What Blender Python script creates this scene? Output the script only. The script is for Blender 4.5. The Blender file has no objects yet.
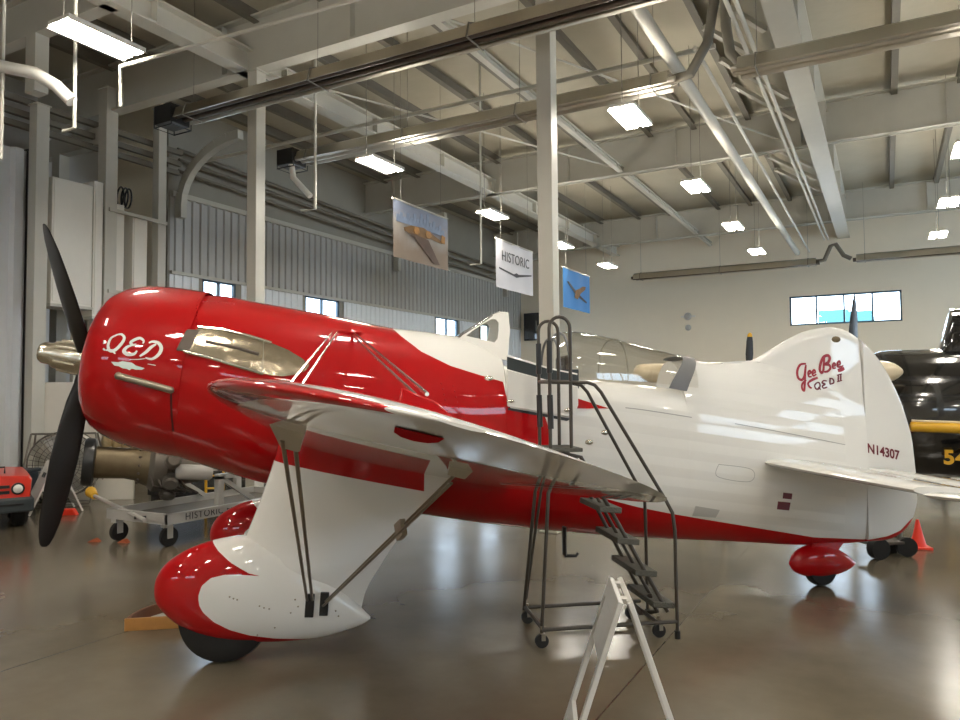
import bpy, bmesh, math, random
from mathutils import Vector, Matrix
from mathutils.bvhtree import BVHTree
random.seed(7)
SC = bpy.context.scene
COL = SC.collection
R = math.radians
PI = math.pi

# ------------------------------------------------------------------ materials
def lin(c):
    return tuple(((v / 12.92) if v <= 0.04045 else ((v + 0.055) / 1.055) ** 2.4) for v in c)
def hx(h):
    h = h.lstrip('#')
    return lin(tuple(int(h[i:i + 2], 16) / 255 for i in (0, 2, 4)))
def nodes_of(m):
    m.use_nodes = True
    return m.node_tree.nodes, m.node_tree.links
def mat(name, col, rough=0.5, metal=0.0, coat=0.0, noise=0.0, nscale=8.0, bump=0.0, bscale=30.0, spec=0.5, emit=0.0, coat_rough=0.03, coat_ior=1.5):
    m = bpy.data.materials.new(name)
    N, L = nodes_of(m)
    b = N['Principled BSDF']
    c = hx(col) if isinstance(col, str) else col
    b.inputs['Base Color'].default_value = (*c, 1)
    b.inputs['Roughness'].default_value = rough
    b.inputs['Metallic'].default_value = metal
    b.inputs['Coat Weight'].default_value = coat
    b.inputs['Coat Roughness'].default_value = coat_rough
    b.inputs['Coat IOR'].default_value = coat_ior
    b.inputs['Specular IOR Level'].default_value = spec
    if emit:
        b.inputs['Emission Color'].default_value = (*c, 1)
        b.inputs['Emission Strength'].default_value = emit
    tc = N.new('ShaderNodeTexCoord')
    if noise:
        n = N.new('ShaderNodeTexNoise')
        n.inputs['Scale'].default_value = nscale
        n.inputs['Detail'].default_value = 5
        L.new(tc.outputs['Object'], n.inputs['Vector'])
        mx = N.new('ShaderNodeMix'); mx.data_type = 'RGBA'
        mx.inputs[6].default_value = (*[min(1, v * (1 - noise)) for v in c], 1)
        mx.inputs[7].default_value = (*[min(1, v * (1 + noise)) for v in c], 1)
        L.new(n.outputs['Fac'], mx.inputs[0])
        L.new(mx.outputs[2], b.inputs['Base Color'])
    if bump:
        n2 = N.new('ShaderNodeTexNoise')
        n2.inputs['Scale'].default_value = bscale
        L.new(tc.outputs['Object'], n2.inputs['Vector'])
        bp = N.new('ShaderNodeBump')
        bp.inputs['Strength'].default_value = bump
        bp.inputs['Distance'].default_value = 0.02
        L.new(n2.outputs['Fac'], bp.inputs['Height'])
        L.new(bp.outputs['Normal'], b.inputs['Normal'])
    return m

RED = (0.40, 0.0008, 0.003)
WHITE = (0.76, 0.745, 0.71)
M = {}
M['red'] = mat('gloss_red_paint', RED, 0.45, coat=1.0, spec=0.1, coat_ior=1.42, noise=0.03, nscale=3)
M['white'] = mat('gloss_white_paint', WHITE, 0.4, coat=1.0, spec=0.25, noise=0.02, nscale=3)
M['wall_paint'] = mat('cream_wall_paint', (0.88, 0.79, 0.63), 0.7, noise=0.03, nscale=2)
M['wall_upper'] = mat('shade_grey_wall_sheet', (0.30, 0.285, 0.24), 0.6, noise=0.08, nscale=2)  # darker grey puts the shade of the upper wall into its colour
M['steel_white'] = mat('off_white_steel_paint', (0.52, 0.505, 0.445), 0.45, noise=0.05, nscale=4)
M['deck'] = mat('roof_insulation', (0.44, 0.405, 0.315), 0.75, noise=0.12, nscale=1.2, bump=0.35, bscale=4)
M['purlin'] = mat('grey_purlin_steel', (0.17, 0.155, 0.125), 0.6, noise=0.08)
M['corr'] = mat('galvanised_corrugated_sheet', (0.47, 0.465, 0.45), 0.4, metal=0.15, noise=0.06, nscale=3)
M['door_sheet'] = mat('pale_grey_door_sheet', (0.78, 0.80, 0.82), 0.4, noise=0.03)
M['liner'] = mat('white_liner_sheet', (0.82, 0.85, 0.88), 0.4, noise=0.03)
M['chrome'] = mat('polished_metal', (0.72, 0.68, 0.60), 0.16, metal=1.0)
M['reflector'] = mat('aluminium_reflector', (0.55, 0.52, 0.46), 0.28, metal=1.0, noise=0.1, nscale=2)
M['tube_dark'] = mat('burnt_steel_tube', (0.12, 0.10, 0.085), 0.45, metal=0.8, noise=0.3)
M['exhaust'] = mat('brushed_exhaust_shield', (0.44, 0.38, 0.29), 0.2, metal=1.0, noise=0.12, nscale=6, bump=0.6, bscale=5)
M['nickel'] = mat('nickel_hub', (0.68, 0.63, 0.53), 0.24, metal=1.0)
M['black'] = mat('black_paint', (0.012, 0.012, 0.013), 0.35, noise=0.2)
M['blade'] = mat('dark_propeller_metal', (0.010, 0.008, 0.0075), 0.33, metal=0.0, spec=0.35)
M['gloss_black'] = mat('gloss_black_paint', (0.006, 0.006, 0.007), 0.12, coat=1.0)
M['rubber'] = mat('tyre_rubber', (0.009, 0.0085, 0.008), 0.75, noise=0.25, nscale=20)
M['ladder'] = mat('grey_brown_ladder_paint', (0.042, 0.034, 0.025), 0.4, noise=0.15, nscale=10)
M['tread'] = mat('ribbed_step_rubber', (0.075, 0.073, 0.06), 0.7, noise=0.3, nscale=60, bump=0.5, bscale=90)
M['rod'] = mat('bracing_rod_metal', (0.30, 0.26, 0.20), 0.38, metal=0.7)
M['fitting'] = mat('satin_fitting_metal', (0.50, 0.46, 0.38), 0.35, metal=0.6)
M['wire'] = mat('thin_hanger_wire', (0.25, 0.24, 0.21), 0.5, metal=0.5)
M['darkgreen'] = mat('dark_cockpit_trim', (0.025, 0.032, 0.033), 0.5)
M['grey_panel'] = mat('grey_fairing', (0.15, 0.15, 0.155), 0.4)
M['marking_red'] = mat('flat_red_marking', (0.36, 0.003, 0.006), 0.9, spec=0.05)
M['maroon'] = mat('maroon_lettering', (0.13, 0.006, 0.016), 0.35)
M['script_red'] = mat('dark_red_lettering', (0.30, 0.006, 0.018), 0.35)
M['yellow'] = mat('yellow_paint', (0.72, 0.40, 0.02), 0.35, coat=0.3)
M['orange'] = mat('orange_red_plastic', (0.75, 0.035, 0.012), 0.4)
M['chock_orange'] = mat('worn_orange_rubber', (0.40, 0.09, 0.03), 0.6)
M['wood'] = mat('varnished_wood', (0.42, 0.20, 0.055), 0.35, noise=0.2, nscale=14)
M['wood_dark'] = mat('dark_wood_inside', (0.16, 0.06, 0.025), 0.5, noise=0.25, nscale=14)
M['cart'] = mat('grey_cart_paint', (0.45, 0.44, 0.42), 0.4, noise=0.06)
M['bronze'] = mat('bronzed_engine_metal', (0.15, 0.115, 0.065), 0.45, metal=0.45, noise=0.3, nscale=9)
M['engine_gold'] = mat('golden_engine_metal', (0.60, 0.48, 0.28), 0.35, metal=0.8, noise=0.4, nscale=25)
M['engine_grey'] = mat('grey_engine_metal', (0.17, 0.155, 0.135), 0.45, metal=0.5, noise=0.25, nscale=9)
M['cream'] = mat('cream_aircraft_paint', (0.78, 0.66, 0.46), 0.3, coat=0.5)
M['tug_red'] = mat('tug_red_paint', (0.72, 0.035, 0.015), 0.3, coat=0.4)
M['bin'] = mat('blue_grey_plastic', (0.035, 0.05, 0.065), 0.55)
M['bumper'] = mat('dark_slate_bumper', (0.035, 0.045, 0.05), 0.5)
M['board'] = mat('white_plastic_board', (0.72, 0.70, 0.66), 0.4, noise=0.05)
M['frame_dark'] = mat('dark_window_frame', (0.03, 0.075, 0.12), 0.4)
M['lens'] = mat('headlamp_lens', (0.8, 0.8, 0.78), 0.1, coat=1)
M['cabinet'] = mat('putty_cabinet_paint', (0.76, 0.73, 0.66), 0.45, noise=0.03)
M['lamp'] = mat('lit_fluorescent_tubes', (1.0, 0.93, 0.81), 0.5, emit=100.0)
M['lampbox'] = mat('white_lamp_housing', (0.8, 0.78, 0.72), 0.4)
M['teal'] = mat('teal_building_cladding', (0.04, 0.13, 0.14), 0.8)

def glass(name, tint=(1, 1, 1), ior=1.3, rough=0.02):
    m = bpy.data.materials.new(name)
    N, L = nodes_of(m)
    N.remove(N['Principled BSDF'])
    out = N['Material Output']
    t = N.new('ShaderNodeBsdfTransparent'); t.inputs[0].default_value = (*tint, 1)
    g = N.new('ShaderNodeBsdfGlossy'); g.inputs['Roughness'].default_value = rough
    lw = N.new('ShaderNodeLayerWeight'); lw.inputs[0].default_value = 0.5
    f0 = ((ior - 1) / (ior + 1)) ** 2
    pw = N.new('ShaderNodeMath'); pw.operation = 'POWER'; L.new(lw.outputs['Facing'], pw.inputs[0]); pw.inputs[1].default_value = 5
    ma = N.new('ShaderNodeMath'); ma.operation = 'MULTIPLY_ADD'; L.new(pw.outputs[0], ma.inputs[0]); ma.inputs[1].default_value = 1 - f0; ma.inputs[2].default_value = f0
    mx = N.new('ShaderNodeMixShader')
    L.new(ma.outputs[0], mx.inputs[0]); L.new(t.outputs[0], mx.inputs[1]); L.new(g.outputs[0], mx.inputs[2])
    L.new(mx.outputs[0], out.inputs['Surface'])
    return m
M['canopy_glass'] = glass('clear_canopy_plastic', (0.90, 0.89, 0.86), 1.9)
M['pane'] = glass('window_glass', (0.9, 0.95, 1.0), 1.3)

def curve_node(N, L, src, pts, lo, hi):
    """a plain y = f(x) look-up (polyline) as a Float Curve; x in [lo, hi], y in [0, 1]"""
    mr = N.new('ShaderNodeMapRange')
    mr.inputs[1].default_value = lo; mr.inputs[2].default_value = hi
    L.new(src, mr.inputs[0])
    fc = N.new('ShaderNodeFloatCurve')
    c = fc.mapping.curves[0]
    P = [((x - lo) / (hi - lo), y) for x, y in pts]
    P = [(min(1, max(0, x)), y) for x, y in P]
    while len(c.points) < len(P):
        c.points.new(0.5, 0.5)
    for q, (x, y) in zip(c.points, P):
        q.location = (x, y); q.handle_type = 'VECTOR'
    fc.mapping.update()
    L.new(mr.outputs[0], fc.inputs['Value'])
    return fc.outputs[0]
def math_node(N, L, op, a, b):
    n = N.new('ShaderNodeMath'); n.operation = op
    for i, v in enumerate((a, b)):
        if isinstance(v, (int, float)): n.inputs[i].default_value = v
        else: L.new(v, n.inputs[i])
    return n.outputs[0]
def two_tone(name, builder):
    """gloss paint, red where builder's 0/1 mask is 1 (the livery's own outline on the skin)"""
    m = mat(name, WHITE, 0.45, coat=1.0, spec=0.1, coat_ior=1.42)
    N, L = nodes_of(m)
    b = N['Principled BSDF']
    tc = N.new('ShaderNodeTexCoord'); sp = N.new('ShaderNodeSeparateXYZ')
    L.new(tc.outputs['Object'], sp.inputs[0])
    mask = builder(N, L, sp.outputs)
    mx = N.new('ShaderNodeMix'); mx.data_type = 'RGBA'
    mx.inputs[6].default_value = (*WHITE, 1); mx.inputs[7].default_value = (*RED, 1)
    L.new(mask, mx.inputs[0]); L.new(mx.outputs[2], b.inputs['Base Color'])
    return m

# ------------------------------------------------------------------ mesh builder
class MB:
    def __init__(s):
        s.v = []; s.f = []; s.mi = []
    def add(s, V, F, k=0):
        o = len(s.v)
        s.v += [tuple(p) for p in V]
        for f in F:
            s.f.append(tuple(i + o for i in f)); s.mi.append(k)
        return s
    def box(s, c, d, rz=0, k=0, rot=None):
        hx_, hy, hz = d[0] / 2, d[1] / 2, d[2] / 2
        m = Matrix.Rotation(rz, 3, 'Z') if rot is None else rot
        V = [Vector(c) + m @ Vector((x * hx_, y * hy, z * hz)) for x in (-1, 1) for y in (-1, 1) for z in (-1, 1)]
        return s.add(V, [(0, 1, 3, 2), (4, 6, 7, 5), (0, 4, 5, 1), (2, 3, 7, 6), (0, 2, 6, 4), (1, 5, 7, 3)], k)
    def bx(s, a, b, k=0):
        return s.box([(a[i] + b[i]) / 2 for i in range(3)], [abs(a[i] - b[i]) for i in range(3)], k=k)
    def bar(s, p, q, w, h, up=(0, 0, 1), k=0):
        p, q = Vector(p), Vector(q); d = (q - p); l = d.length; d.normalize()
        x = d.cross(Vector(up)); x.normalize(); u = x.cross(d)
        return s.box((p + q) / 2, (w, l, h), rot=Matrix((x, d, u)).transposed(), k=k)
    def loft(s, rings, cap=True, closed=True, k=0, ks=None):
        n = len(rings[0]); o = len(s.v)
        for r in rings: s.v += [tuple(p) for p in r]
        for i in range(len(rings) - 1):
            for j in range(n if closed else n - 1):
                a = o + i * n + j; b = o + i * n + (j + 1) % n
                s.f.append((a, b, b + n, a + n)); s.mi.append(ks(i, j) if ks else k)
        if cap:
            s.f.append(tuple(o + j for j in range(n))[::-1]); s.mi.append(k)
            s.f.append(tuple(o + (len(rings) - 1) * n + j for j in range(n))); s.mi.append(k)
        return s
    def path(s, pts, r, n=10, k=0, flat=1.0, closed=False):
        pts = [Vector(p) for p in pts]; rings = []
        t0 = (pts[1] - pts[0]).normalized()
        ref = Vector((0, 0, 1)) if abs(t0.z) < 0.9 else Vector((1, 0, 0))
        x = t0.cross(ref).normalized()
        m = len(pts)
        for i, p in enumerate(pts):
            if closed: t = pts[(i + 1) % m] - pts[i - 1]
            else: t = pts[min(i + 1, m - 1)] - pts[max(i - 1, 0)]
            t.normalize()
            x = (x - t * x.dot(t)).normalized(); y = t.cross(x)
            rr = r[i] if isinstance(r, (list, tuple)) else r
            rings.append([p + (x * math.cos(2 * PI * j / n) + y * math.sin(2 * PI * j / n) * flat) * rr for j in range(n)])
        if closed: rings.append(rings[0])
        return s.loft(rings, cap=not closed, k=k)
    def tube(s, p, q, r, n=10, k=0, r2=None):
        return s.path([p, q], [r, r if r2 is None else r2], n, k)
    def lathe(s, prof, c, axis, n=32, k=0, cap=True):
        """prof: (distance along axis, radius)"""
        ax = Vector(axis).normalized()
        ref = Vector((0, 0, 1)) if abs(ax.z) < 0.9 else Vector((1, 0, 0))
        x = ax.cross(ref).normalized(); y = ax.cross(x); c = Vector(c)
        rings = [[c + ax * t + (x * math.cos(2 * PI * j / n) + y * math.sin(2 * PI * j / n)) * max(r, 1e-4) for j in range(n)] for t, r in prof]
        return s.loft(rings, cap=cap, k=k)
    def prism(s, poly, ext, k=0):
        n = len(poly); e = Vector(ext)
        V = [Vector(p) for p in poly] + [Vector(p) + e for p in poly]
        F = [tuple(range(n))[::-1], tuple(range(n, 2 * n))] + [(i, (i + 1) % n, n + (i + 1) % n, n + i) for i in range(n)]
        return s.add(V, F, k)
    def torus(s, c, axis, R_, r, n=36, m=8, k=0):
        ax = Vector(axis).normalized(); ref = Vector((0, 0, 1)) if abs(ax.z) < 0.9 else Vector((1, 0, 0))
        x = ax.cross(ref).normalized(); y = ax.cross(x); c = Vector(c)
        return s.path([c + (x * math.cos(2 * PI * i / n) + y * math.sin(2 * PI * i / n)) * R_ for i in range(n)], r, m, k, closed=True)
    def sphere(s, c, r, n=16, k=0, sc=(1, 1, 1)):
        rings = []
        for i in range(n // 2 + 1):
            t = PI * i / (n // 2)
            rings.append([(c[0] + max(math.sin(t), 1e-3) * math.cos(2 * PI * j / n) * r * sc[0], c[1] + max(math.sin(t), 1e-3) * math.sin(2 * PI * j / n) * r * sc[1], c[2] + math.cos(t) * r * sc[2]) for j in range(n)])
        return s.loft(rings, k=k)
    def bvh(s):
        return BVHTree.FromPolygons([Vector(p) for p in s.v], s.f)
    def build(s, name, ms, parent=None, ang=40, bevel=0.0, recalc=True):
        me = bpy.data.meshes.new(name)
        me.from_pydata(s.v, [], s.f)
        if not isinstance(ms, (list, tuple)): ms = [ms]
        for m in ms: me.materials.append(m)
        me.polygons.foreach_set('material_index', s.mi)
        if recalc:
            b = bmesh.new(); b.from_mesh(me)
            bmesh.ops.remove_doubles(b, verts=b.verts, dist=1e-5)
            bmesh.ops.recalc_face_normals(b, faces=b.faces)
            b.to_mesh(me); b.free()
        if ang:
            me.shade_smooth(); me.set_sharp_from_angle(angle=R(ang))
        me.update()
        o = bpy.data.objects.new(name, me); COL.objects.link(o)
        if parent: o.parent = parent
        if bevel:
            md = o.modifiers.new('bevel', 'BEVEL'); md.width = bevel; md.segments = 2; md.limit_method = 'ANGLE'
        return o

def tag(o, label, cat, group=None, kind=None):
    o['label'] = label; o['category'] = cat
    if group: o['group'] = group
    if kind: o['kind'] = kind
    return o
def thing(name, label, cat, loc=(0, 0, 0), rz=0, group=None):
    o = bpy.data.objects.new(name, None); COL.objects.link(o)
    o.empty_display_size = 0.2
    o.location = loc; o.rotation_euler = (0, 0, rz)
    return tag(o, label, cat, group)
def dup(root, loc=None, rz=None, label=None):
    r = root.copy(); COL.objects.link(r)
    if loc is not None: r.location = loc
    if rz is not None: r.rotation_euler = (0, 0, rz)
    if label: r['label'] = label
    for ch in list(root.children):
        c = ch.copy(); COL.objects.link(c); c.parent = r
        for g in list(ch.children):
            d = g.copy(); COL.objects.link(d); d.parent = c
    return r
def word(body, size, m, name, parent, loc, rot, extrude=0.002, align='LEFT', space=1.0, offset=0.0):
    c = bpy.data.curves.new('word', 'FONT'); c.body = body; c.size = size; c.extrude = extrude; c.align_x = align; c.space_character = space; c.offset = offset
    o = bpy.data.objects.new('word', c); COL.objects.link(o)
    me = bpy.data.meshes.new_from_object(o.evaluated_get(bpy.context.evaluated_depsgraph_get()))
    bpy.data.objects.remove(o); bpy.data.curves.remove(c)
    me.materials.clear(); me.materials.append(m); me.name = name
    o = bpy.data.objects.new(name, me); COL.objects.link(o); o.parent = parent; o.location = loc; o.rotation_euler = rot
    return o
def struct(o, label, cat):
    return tag(o, label, cat, kind='structure')
def lerp_tab(tab, x):
    if x <= tab[0][0]: return tab[0][1:]
    for p, q in zip(tab, tab[1:]):
        if x <= q[0]:
            t = (x - p[0]) / (q[0] - p[0])
            return tuple(a + (b - a) * t for a, b in zip(p[1:], q[1:]))
    return tab[-1][1:]
def smooth_tab(tab, x):
    """monotone-ish Catmull-Rom through a table"""
    n = len(tab)
    if x <= tab[0][0]: return tab[0][1:]
    if x >= tab[-1][0]: return tab[-1][1:]
    for i in range(n - 1):
        if x <= tab[i + 1][0]:
            break
    x0, x1 = tab[i][0], tab[i + 1][0]; h = x1 - x0; t = (x - x0) / h
    out = []
    for k in range(1, len(tab[0])):
        y0, y1 = tab[i][k], tab[i + 1][k]
        m0 = (y1 - tab[i - 1][k]) / (x1 - tab[i - 1][0]) if i > 0 else (y1 - y0) / h
        m1 = (tab[i + 2][k] - y0) / (tab[i + 2][0] - x0) if i + 2 < n else (y1 - y0) / h
        out.append((2 * t**3 - 3 * t**2 + 1) * y0 + (t**3 - 2 * t**2 + t) * h * m0 + (-2 * t**3 + 3 * t**2) * y1 + (t**3 - t**2) * h * m1)
    return tuple(out)

# ------------------------------------------------------------------ the hall
XL, XR, YB, YF = -14.4, 13.0, 30.0, -13.0
def floor_material():
    m = mat('polished_concrete', (0.16, 0.135, 0.10), 0.2)
    N, L = nodes_of(m); b = N['Principled BSDF']
    tc = N.new('ShaderNodeTexCoord')
    n1 = N.new('ShaderNodeTexNoise'); n1.inputs['Scale'].default_value = 0.55; n1.inputs['Detail'].default_value = 7; n1.inputs['Roughness'].default_value = 0.6
    L.new(tc.outputs['Object'], n1.inputs['Vector'])
    cr = N.new('ShaderNodeValToRGB')
    cr.color_ramp.elements[0].position = 0.3; cr.color_ramp.elements[0].color = (0.098, 0.081, 0.055, 1)
    cr.color_ramp.elements[1].position = 0.7; cr.color_ramp.elements[1].color = (0.19, 0.16, 0.115, 1)
    L.new(n1.outputs['Fac'], cr.inputs[0])
    sp = N.new('ShaderNodeSeparateXYZ'); L.new(tc.outputs['Object'], sp.inputs[0])
    def joint(o, off, step):
        a = math_node(N, L, 'ADD', o, off)
        a = math_node(N, L, 'PINGPONG', a, step / 2)
        return math_node(N, L, 'LESS_THAN', a, 0.006)
    j = math_node(N, L, 'MAXIMUM', joint(sp.outputs[0], 1.53 + 39.0, 3.9), joint(sp.outputs[1], 35.1 - 10.83, 11.7))
    mx = N.new('ShaderNodeMix'); mx.data_type = 'RGBA'
    L.new(j, mx.inputs[0]); L.new(cr.outputs[0], mx.inputs[6]); mx.inputs[7].default_value = (0.06, 0.05, 0.036, 1)
    L.new(mx.outputs[2], b.inputs['Base Color'])
    n2 = N.new('ShaderNodeTexNoise'); n2.inputs['Scale'].default_value = 1.3; n2.inputs['Detail'].default_value = 6
    L.new(tc.outputs['Object'], n2.inputs['Vector'])
    mr = N.new('ShaderNodeMapRange'); mr.inputs[3].default_value = 0.12; mr.inputs[4].default_value = 0.27
    L.new(n2.outputs['Fac'], mr.inputs[0]); L.new(mr.outputs[0], b.inputs['Roughness'])
    bp = N.new('ShaderNodeBump'); bp.inputs['Strength'].default_value = 0.015; bp.inputs['Distance'].default_value = 0.05
    L.new(n1.outputs['Fac'], bp.inputs['Height']); L.new(bp.outputs['Normal'], b.inputs['Normal'])
    b.inputs['Specular IOR Level'].default_value = 0.6
    return m
struct(MB().bx((XL - 6, YF, -0.2), (XR, YB + 0.3, 0)).build('floor', floor_material(), ang=0), 'polished grey brown concrete floor of the hangar', 'floor')
ZD = 8.75
struct(MB().bx((XL - 6, YF, ZD), (XR, YB + 0.3, ZD + 0.2)).build('ceiling', M['deck'], ang=0), 'beige insulated roof deck above the beams', 'ceiling')

def wall_with_holes(name, axis, pos, thick, lo, hi, ztop, holes, m, label):
    """solid wall in a vertical plane, cut round rectangular openings (u0, u1, z0, z1)"""
    us = sorted({lo, hi, *[h[0] for h in holes], *[h[1] for h in holes]})
    b = MB()
    def blk(u0, u1, z0, z1):
        if u1 - u0 < 1e-6 or z1 - z0 < 1e-6: return
        if axis == 'x': b.bx((pos, u0, z0), (pos + thick, u1, z1))
        else: b.bx((u0, pos, z0), (u1, pos + thick, z1))
    for u0, u1 in zip(us, us[1:]):
        hs = sorted([h for h in holes if h[0] <= u0 + 1e-6 and h[1] >= u1 - 1e-6], key=lambda h: h[2])
        z = 0
        for h in hs:
            blk(u0, u1, z, h[2]); z = h[3]
        blk(u0, u1, z, ztop)
    return struct(b.build(name, m, ang=0), label, 'wall')
BWIN = (-3.12, 0.56, 4.33, 5.43)
wall_with_holes('wall_back', 'y', YB, 0.3, XL - 0.3, XR, ZD, [BWIN], M['wall_paint'], 'cream painted end wall with one high strip window')
WIN_Z = (3.55, 4.72)
LW = [(12.35, 13.4), (15.95, 17.45), (22.9, 24.5), (26.3, 27.8)]
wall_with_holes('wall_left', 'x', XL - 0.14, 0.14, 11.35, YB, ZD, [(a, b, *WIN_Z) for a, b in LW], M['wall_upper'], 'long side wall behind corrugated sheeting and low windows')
FWIN = [(-11.0, -8.0, 4.4, 5.5), (-5.0, -2.0, 4.4, 5.5), (4.0, 7.0, 4.4, 5.5)]
wall_with_holes('wall_front', 'y', YF - 0.3, 0.3, XL - 6, XR, ZD, FWIN, M['wall_paint'], 'wall behind the viewer with three high strip windows')
wall_with_holes('wall_right', 'x', XR, 0.3, YF, YB, ZD, [(-6, 0, 3.6, 5.4), (4, 10, 3.6, 5.4), (18.5, 28.5, 0.1, 5.4)], M['wall_paint'], 'right hand wall with high windows, outside the picture')  # last hole is an added opening, lets daylight onto the end wall
struct(MB().bx((XL - 2.2, -2, 0), (XL - 1.9, 11.4, ZD)).build('wall_alcove', M['corr'], ang=0), 'dark recessed wall behind the columns at left', 'wall')
struct(MB().bx((XL - 6, YF, 0), (XL - 5.8, -2, ZD)).bx((XL - 6, -2.2, 0), (XL - 1.9, -2, ZD)).build('wall_side', M['wall_paint'], ang=0), 'side wall beside the front of the hall', 'wall')
struct(MB().bx((XL - 2.2, 11.35, 0), (XL - 0.3, 11.55, ZD)).build('wall_return', M['wall_paint'], ang=0), 'short return wall at the end of the alcove', 'wall')

def corrugated(name, x, y0, y1, z0, z1, pitch, depth, m, label, holes=()):
    b = MB()
    prof = [(0, 0), (0.45, 0), (0.55, 1), (0.9, 1)]
    pts = []
    y = y0
    while y < y1:
        for t, h in prof:
            pts.append((min(y + t * pitch, y1), x + 0.02 + h * depth))
        y += pitch
    pts.append((y1, x + 0.02))
    edges = sorted({z0, z1, *[h[2] for h in holes], *[h[3] for h in holes]})
    edges = [e for e in edges if z0 <= e <= z1]
    for e0, e1 in zip(edges, edges[1:]):
        for (ya, xa), (yb, xb) in zip(pts, pts[1:]):
            ym = (ya + yb) / 2
            if yb - ya < 1e-5: continue
            if any(h[0] < ym < h[1] and h[2] < (e0 + e1) / 2 < h[3] for h in holes): continue
            b.add([(xa, ya, e0), (xb, yb, e0), (xb, yb, e1), (xa, ya, e1)], [(0, 1, 2, 3)])
    o = b.build(name, m, ang=20, recalc=True)
    return struct(o, label, 'wall cladding')
corrugated('trim_1', XL, 11.4, YB, 4.74, 6.55, 0.24, 0.045, M['corr'], 'grey corrugated sheet cladding, upper band of the left wall')
corrugated('trim_2', XL, 11.4, YB, 0.0, 4.74, 0.24, 0.025, M['liner'], 'white ribbed liner sheet, lower band of the left wall', [(a - 0.15, b + 0.15, *WIN_Z) for a, b in LW])
struct(MB().bx((XL + 0.02, 11.4, 6.5), (XL + 0.12, YB, 6.62)).build('trim_3', M['steel_white'], ang=0), 'capping rail along the top of the corrugated sheet', 'trim')
struct(MB().bx((XL + 0.02, 11.4, 4.70), (XL + 0.1, YB, 4.77)).build('trim_4', M['steel_white'], ang=0), 'flashing between grey and white cladding', 'trim')

def window(name, axis, pos, u0, u1, z0, z1, n, label, fw=0.06, depth=0.14):
    t = thing(name, label, 'window'); t['kind'] = 'structure'
    def P(u, d, z): return (pos + d, u, z) if axis == 'x' else (u, pos + d, z)
    b = MB()
    b.bx(P(u0, -depth / 2, z0), P(u0 + fw, depth / 2, z1)); b.bx(P(u1 - fw, -depth / 2, z0), P(u1, depth / 2, z1))
    b.bx(P(u0, -depth / 2, z0), P(u1, depth / 2, z0 + fw)); b.bx(P(u0, -depth / 2, z1 - fw), P(u1, depth / 2, z1))
    b.build('window_frame', M['frame_dark'], t, ang=0)
    for i in range(1, n):
        u = u0 + (u1 - u0) * i / n
        MB().bx(P(u - fw / 2, -depth / 2, z0 + fw), P(u + fw / 2, depth / 2, z1 - fw)).build('mullion', M['frame_dark'], t, ang=0)
    for i in range(n):
        a = u0 + (u1 - u0) * i / n + fw / 2; c = u0 + (u1 - u0) * (i + 1) / n - fw / 2
        MB().bx(P(a, -0.01, z0 + fw / 2), P(c, 0.01, z1 - fw / 2)).build('window_pane', M['pane'], t, ang=0)
    return t
window('window_1', 'y', YB + 0.1, *BWIN, 4, 'high strip window of four panes in the cream end wall')
for i, (a, b) in enumerate(LW):
    window('window_%d' % (i + 2), 'x', XL - 0.05, a, b, *WIN_Z, 2, ['low side window between the nose and first column', 'low side window just right of the first column', 'low side window in front of the open windscreen', 'low side window nearest the end wall corner'][i], fw=0.06, depth=0.08)
for i, w in enumerate(FWIN):
    window('window_%d' % (i + 6), 'y', YF - 0.1, *w, 4, ['left', 'middle', 'right'][i] + ' high strip window in the wall behind the viewer')
for i, (y, y1, z0) in enumerate(((-6, 0, 3.6), (4, 10, 3.6), (18.5, 28.5, 0.1))):  # third one is unseen, added to brighten the end wall
    window('window_%d' % (i + 9), 'x', XR + 0.1, y, y1, z0, 5.4, 4, ['nearest high window', 'second high window', 'added daylight opening'][i] + ' of the right hand wall, outside the picture')
tag(MB().bx((-3.7, 52, 0), (-0.6, 60, 6.85)).bx((-3.7, 52, 6.85), (-2.0, 60, 7.0)).build('neighbouring_building', M['teal'], ang=0), 'pale teal building far outside the strip window', 'building')

# --- structural steel
def ibeam(p, q, depth, fl, name, label, web=0.03, ft=0.04, m='steel_white'):
    """p, q: bottom-centre ends"""
    p, q = Vector(p), Vector(q); b = MB(); z = Vector((0, 0, 1))
    b.bar(p + z * ft / 2, q + z * ft / 2, fl, ft)
    b.bar(p + z * (depth - ft / 2), q + z * (depth - ft / 2), fl, ft)
    b.bar(p + z * depth / 2, q + z * depth / 2, web, depth - 2 * ft)
    d = (q - p).normalized(); n = int((q - p).length / 2.8)
    side = d.cross(z)
    for i in range(1, n):
        c = p + (q - p) * i / n
        for s in (-1, 1):
            b.bar(c + side * s * (fl / 4 + web / 4) + z * ft, c + side * s * (fl / 4 + web / 4) + z * (depth - ft), fl / 2 - web / 2, 0.02, up=d)
    return struct(b.build(name, M[m], ang=0), label, 'beam')
BY = (-9.0, 0.2, 9.4, 18.75, 27.6)
for y, lab in zip(BY, ('behind the viewer', 'over the viewer', 'over the two white columns', 'across the middle of the hall', 'nearest the end wall')):
    ibeam((XL - 1.8, y, 7.62), (XR, y, 7.62), 0.98, 0.26, 'roof_beam', 'deep white steel cross beam ' + lab)
ibeam((-9.85, 4.6, 7.62), (-9.85, YB, 7.62), 0.42, 0.30, 'roof_girder', 'white lengthwise girder above the left column row')
ibeam((-5.97, 9.5, 7.66), (-5.97, YB, 7.66), 0.16, 0.12, 'roof_strut', 'thin white lengthwise strut right of the column girder')
ibeam((-1.22, -9, 7.45), (-1.22, YB, 7.45), 0.95, 0.40, 'ridge_girder', 'large white ridge girder running down the hall at right')
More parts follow.
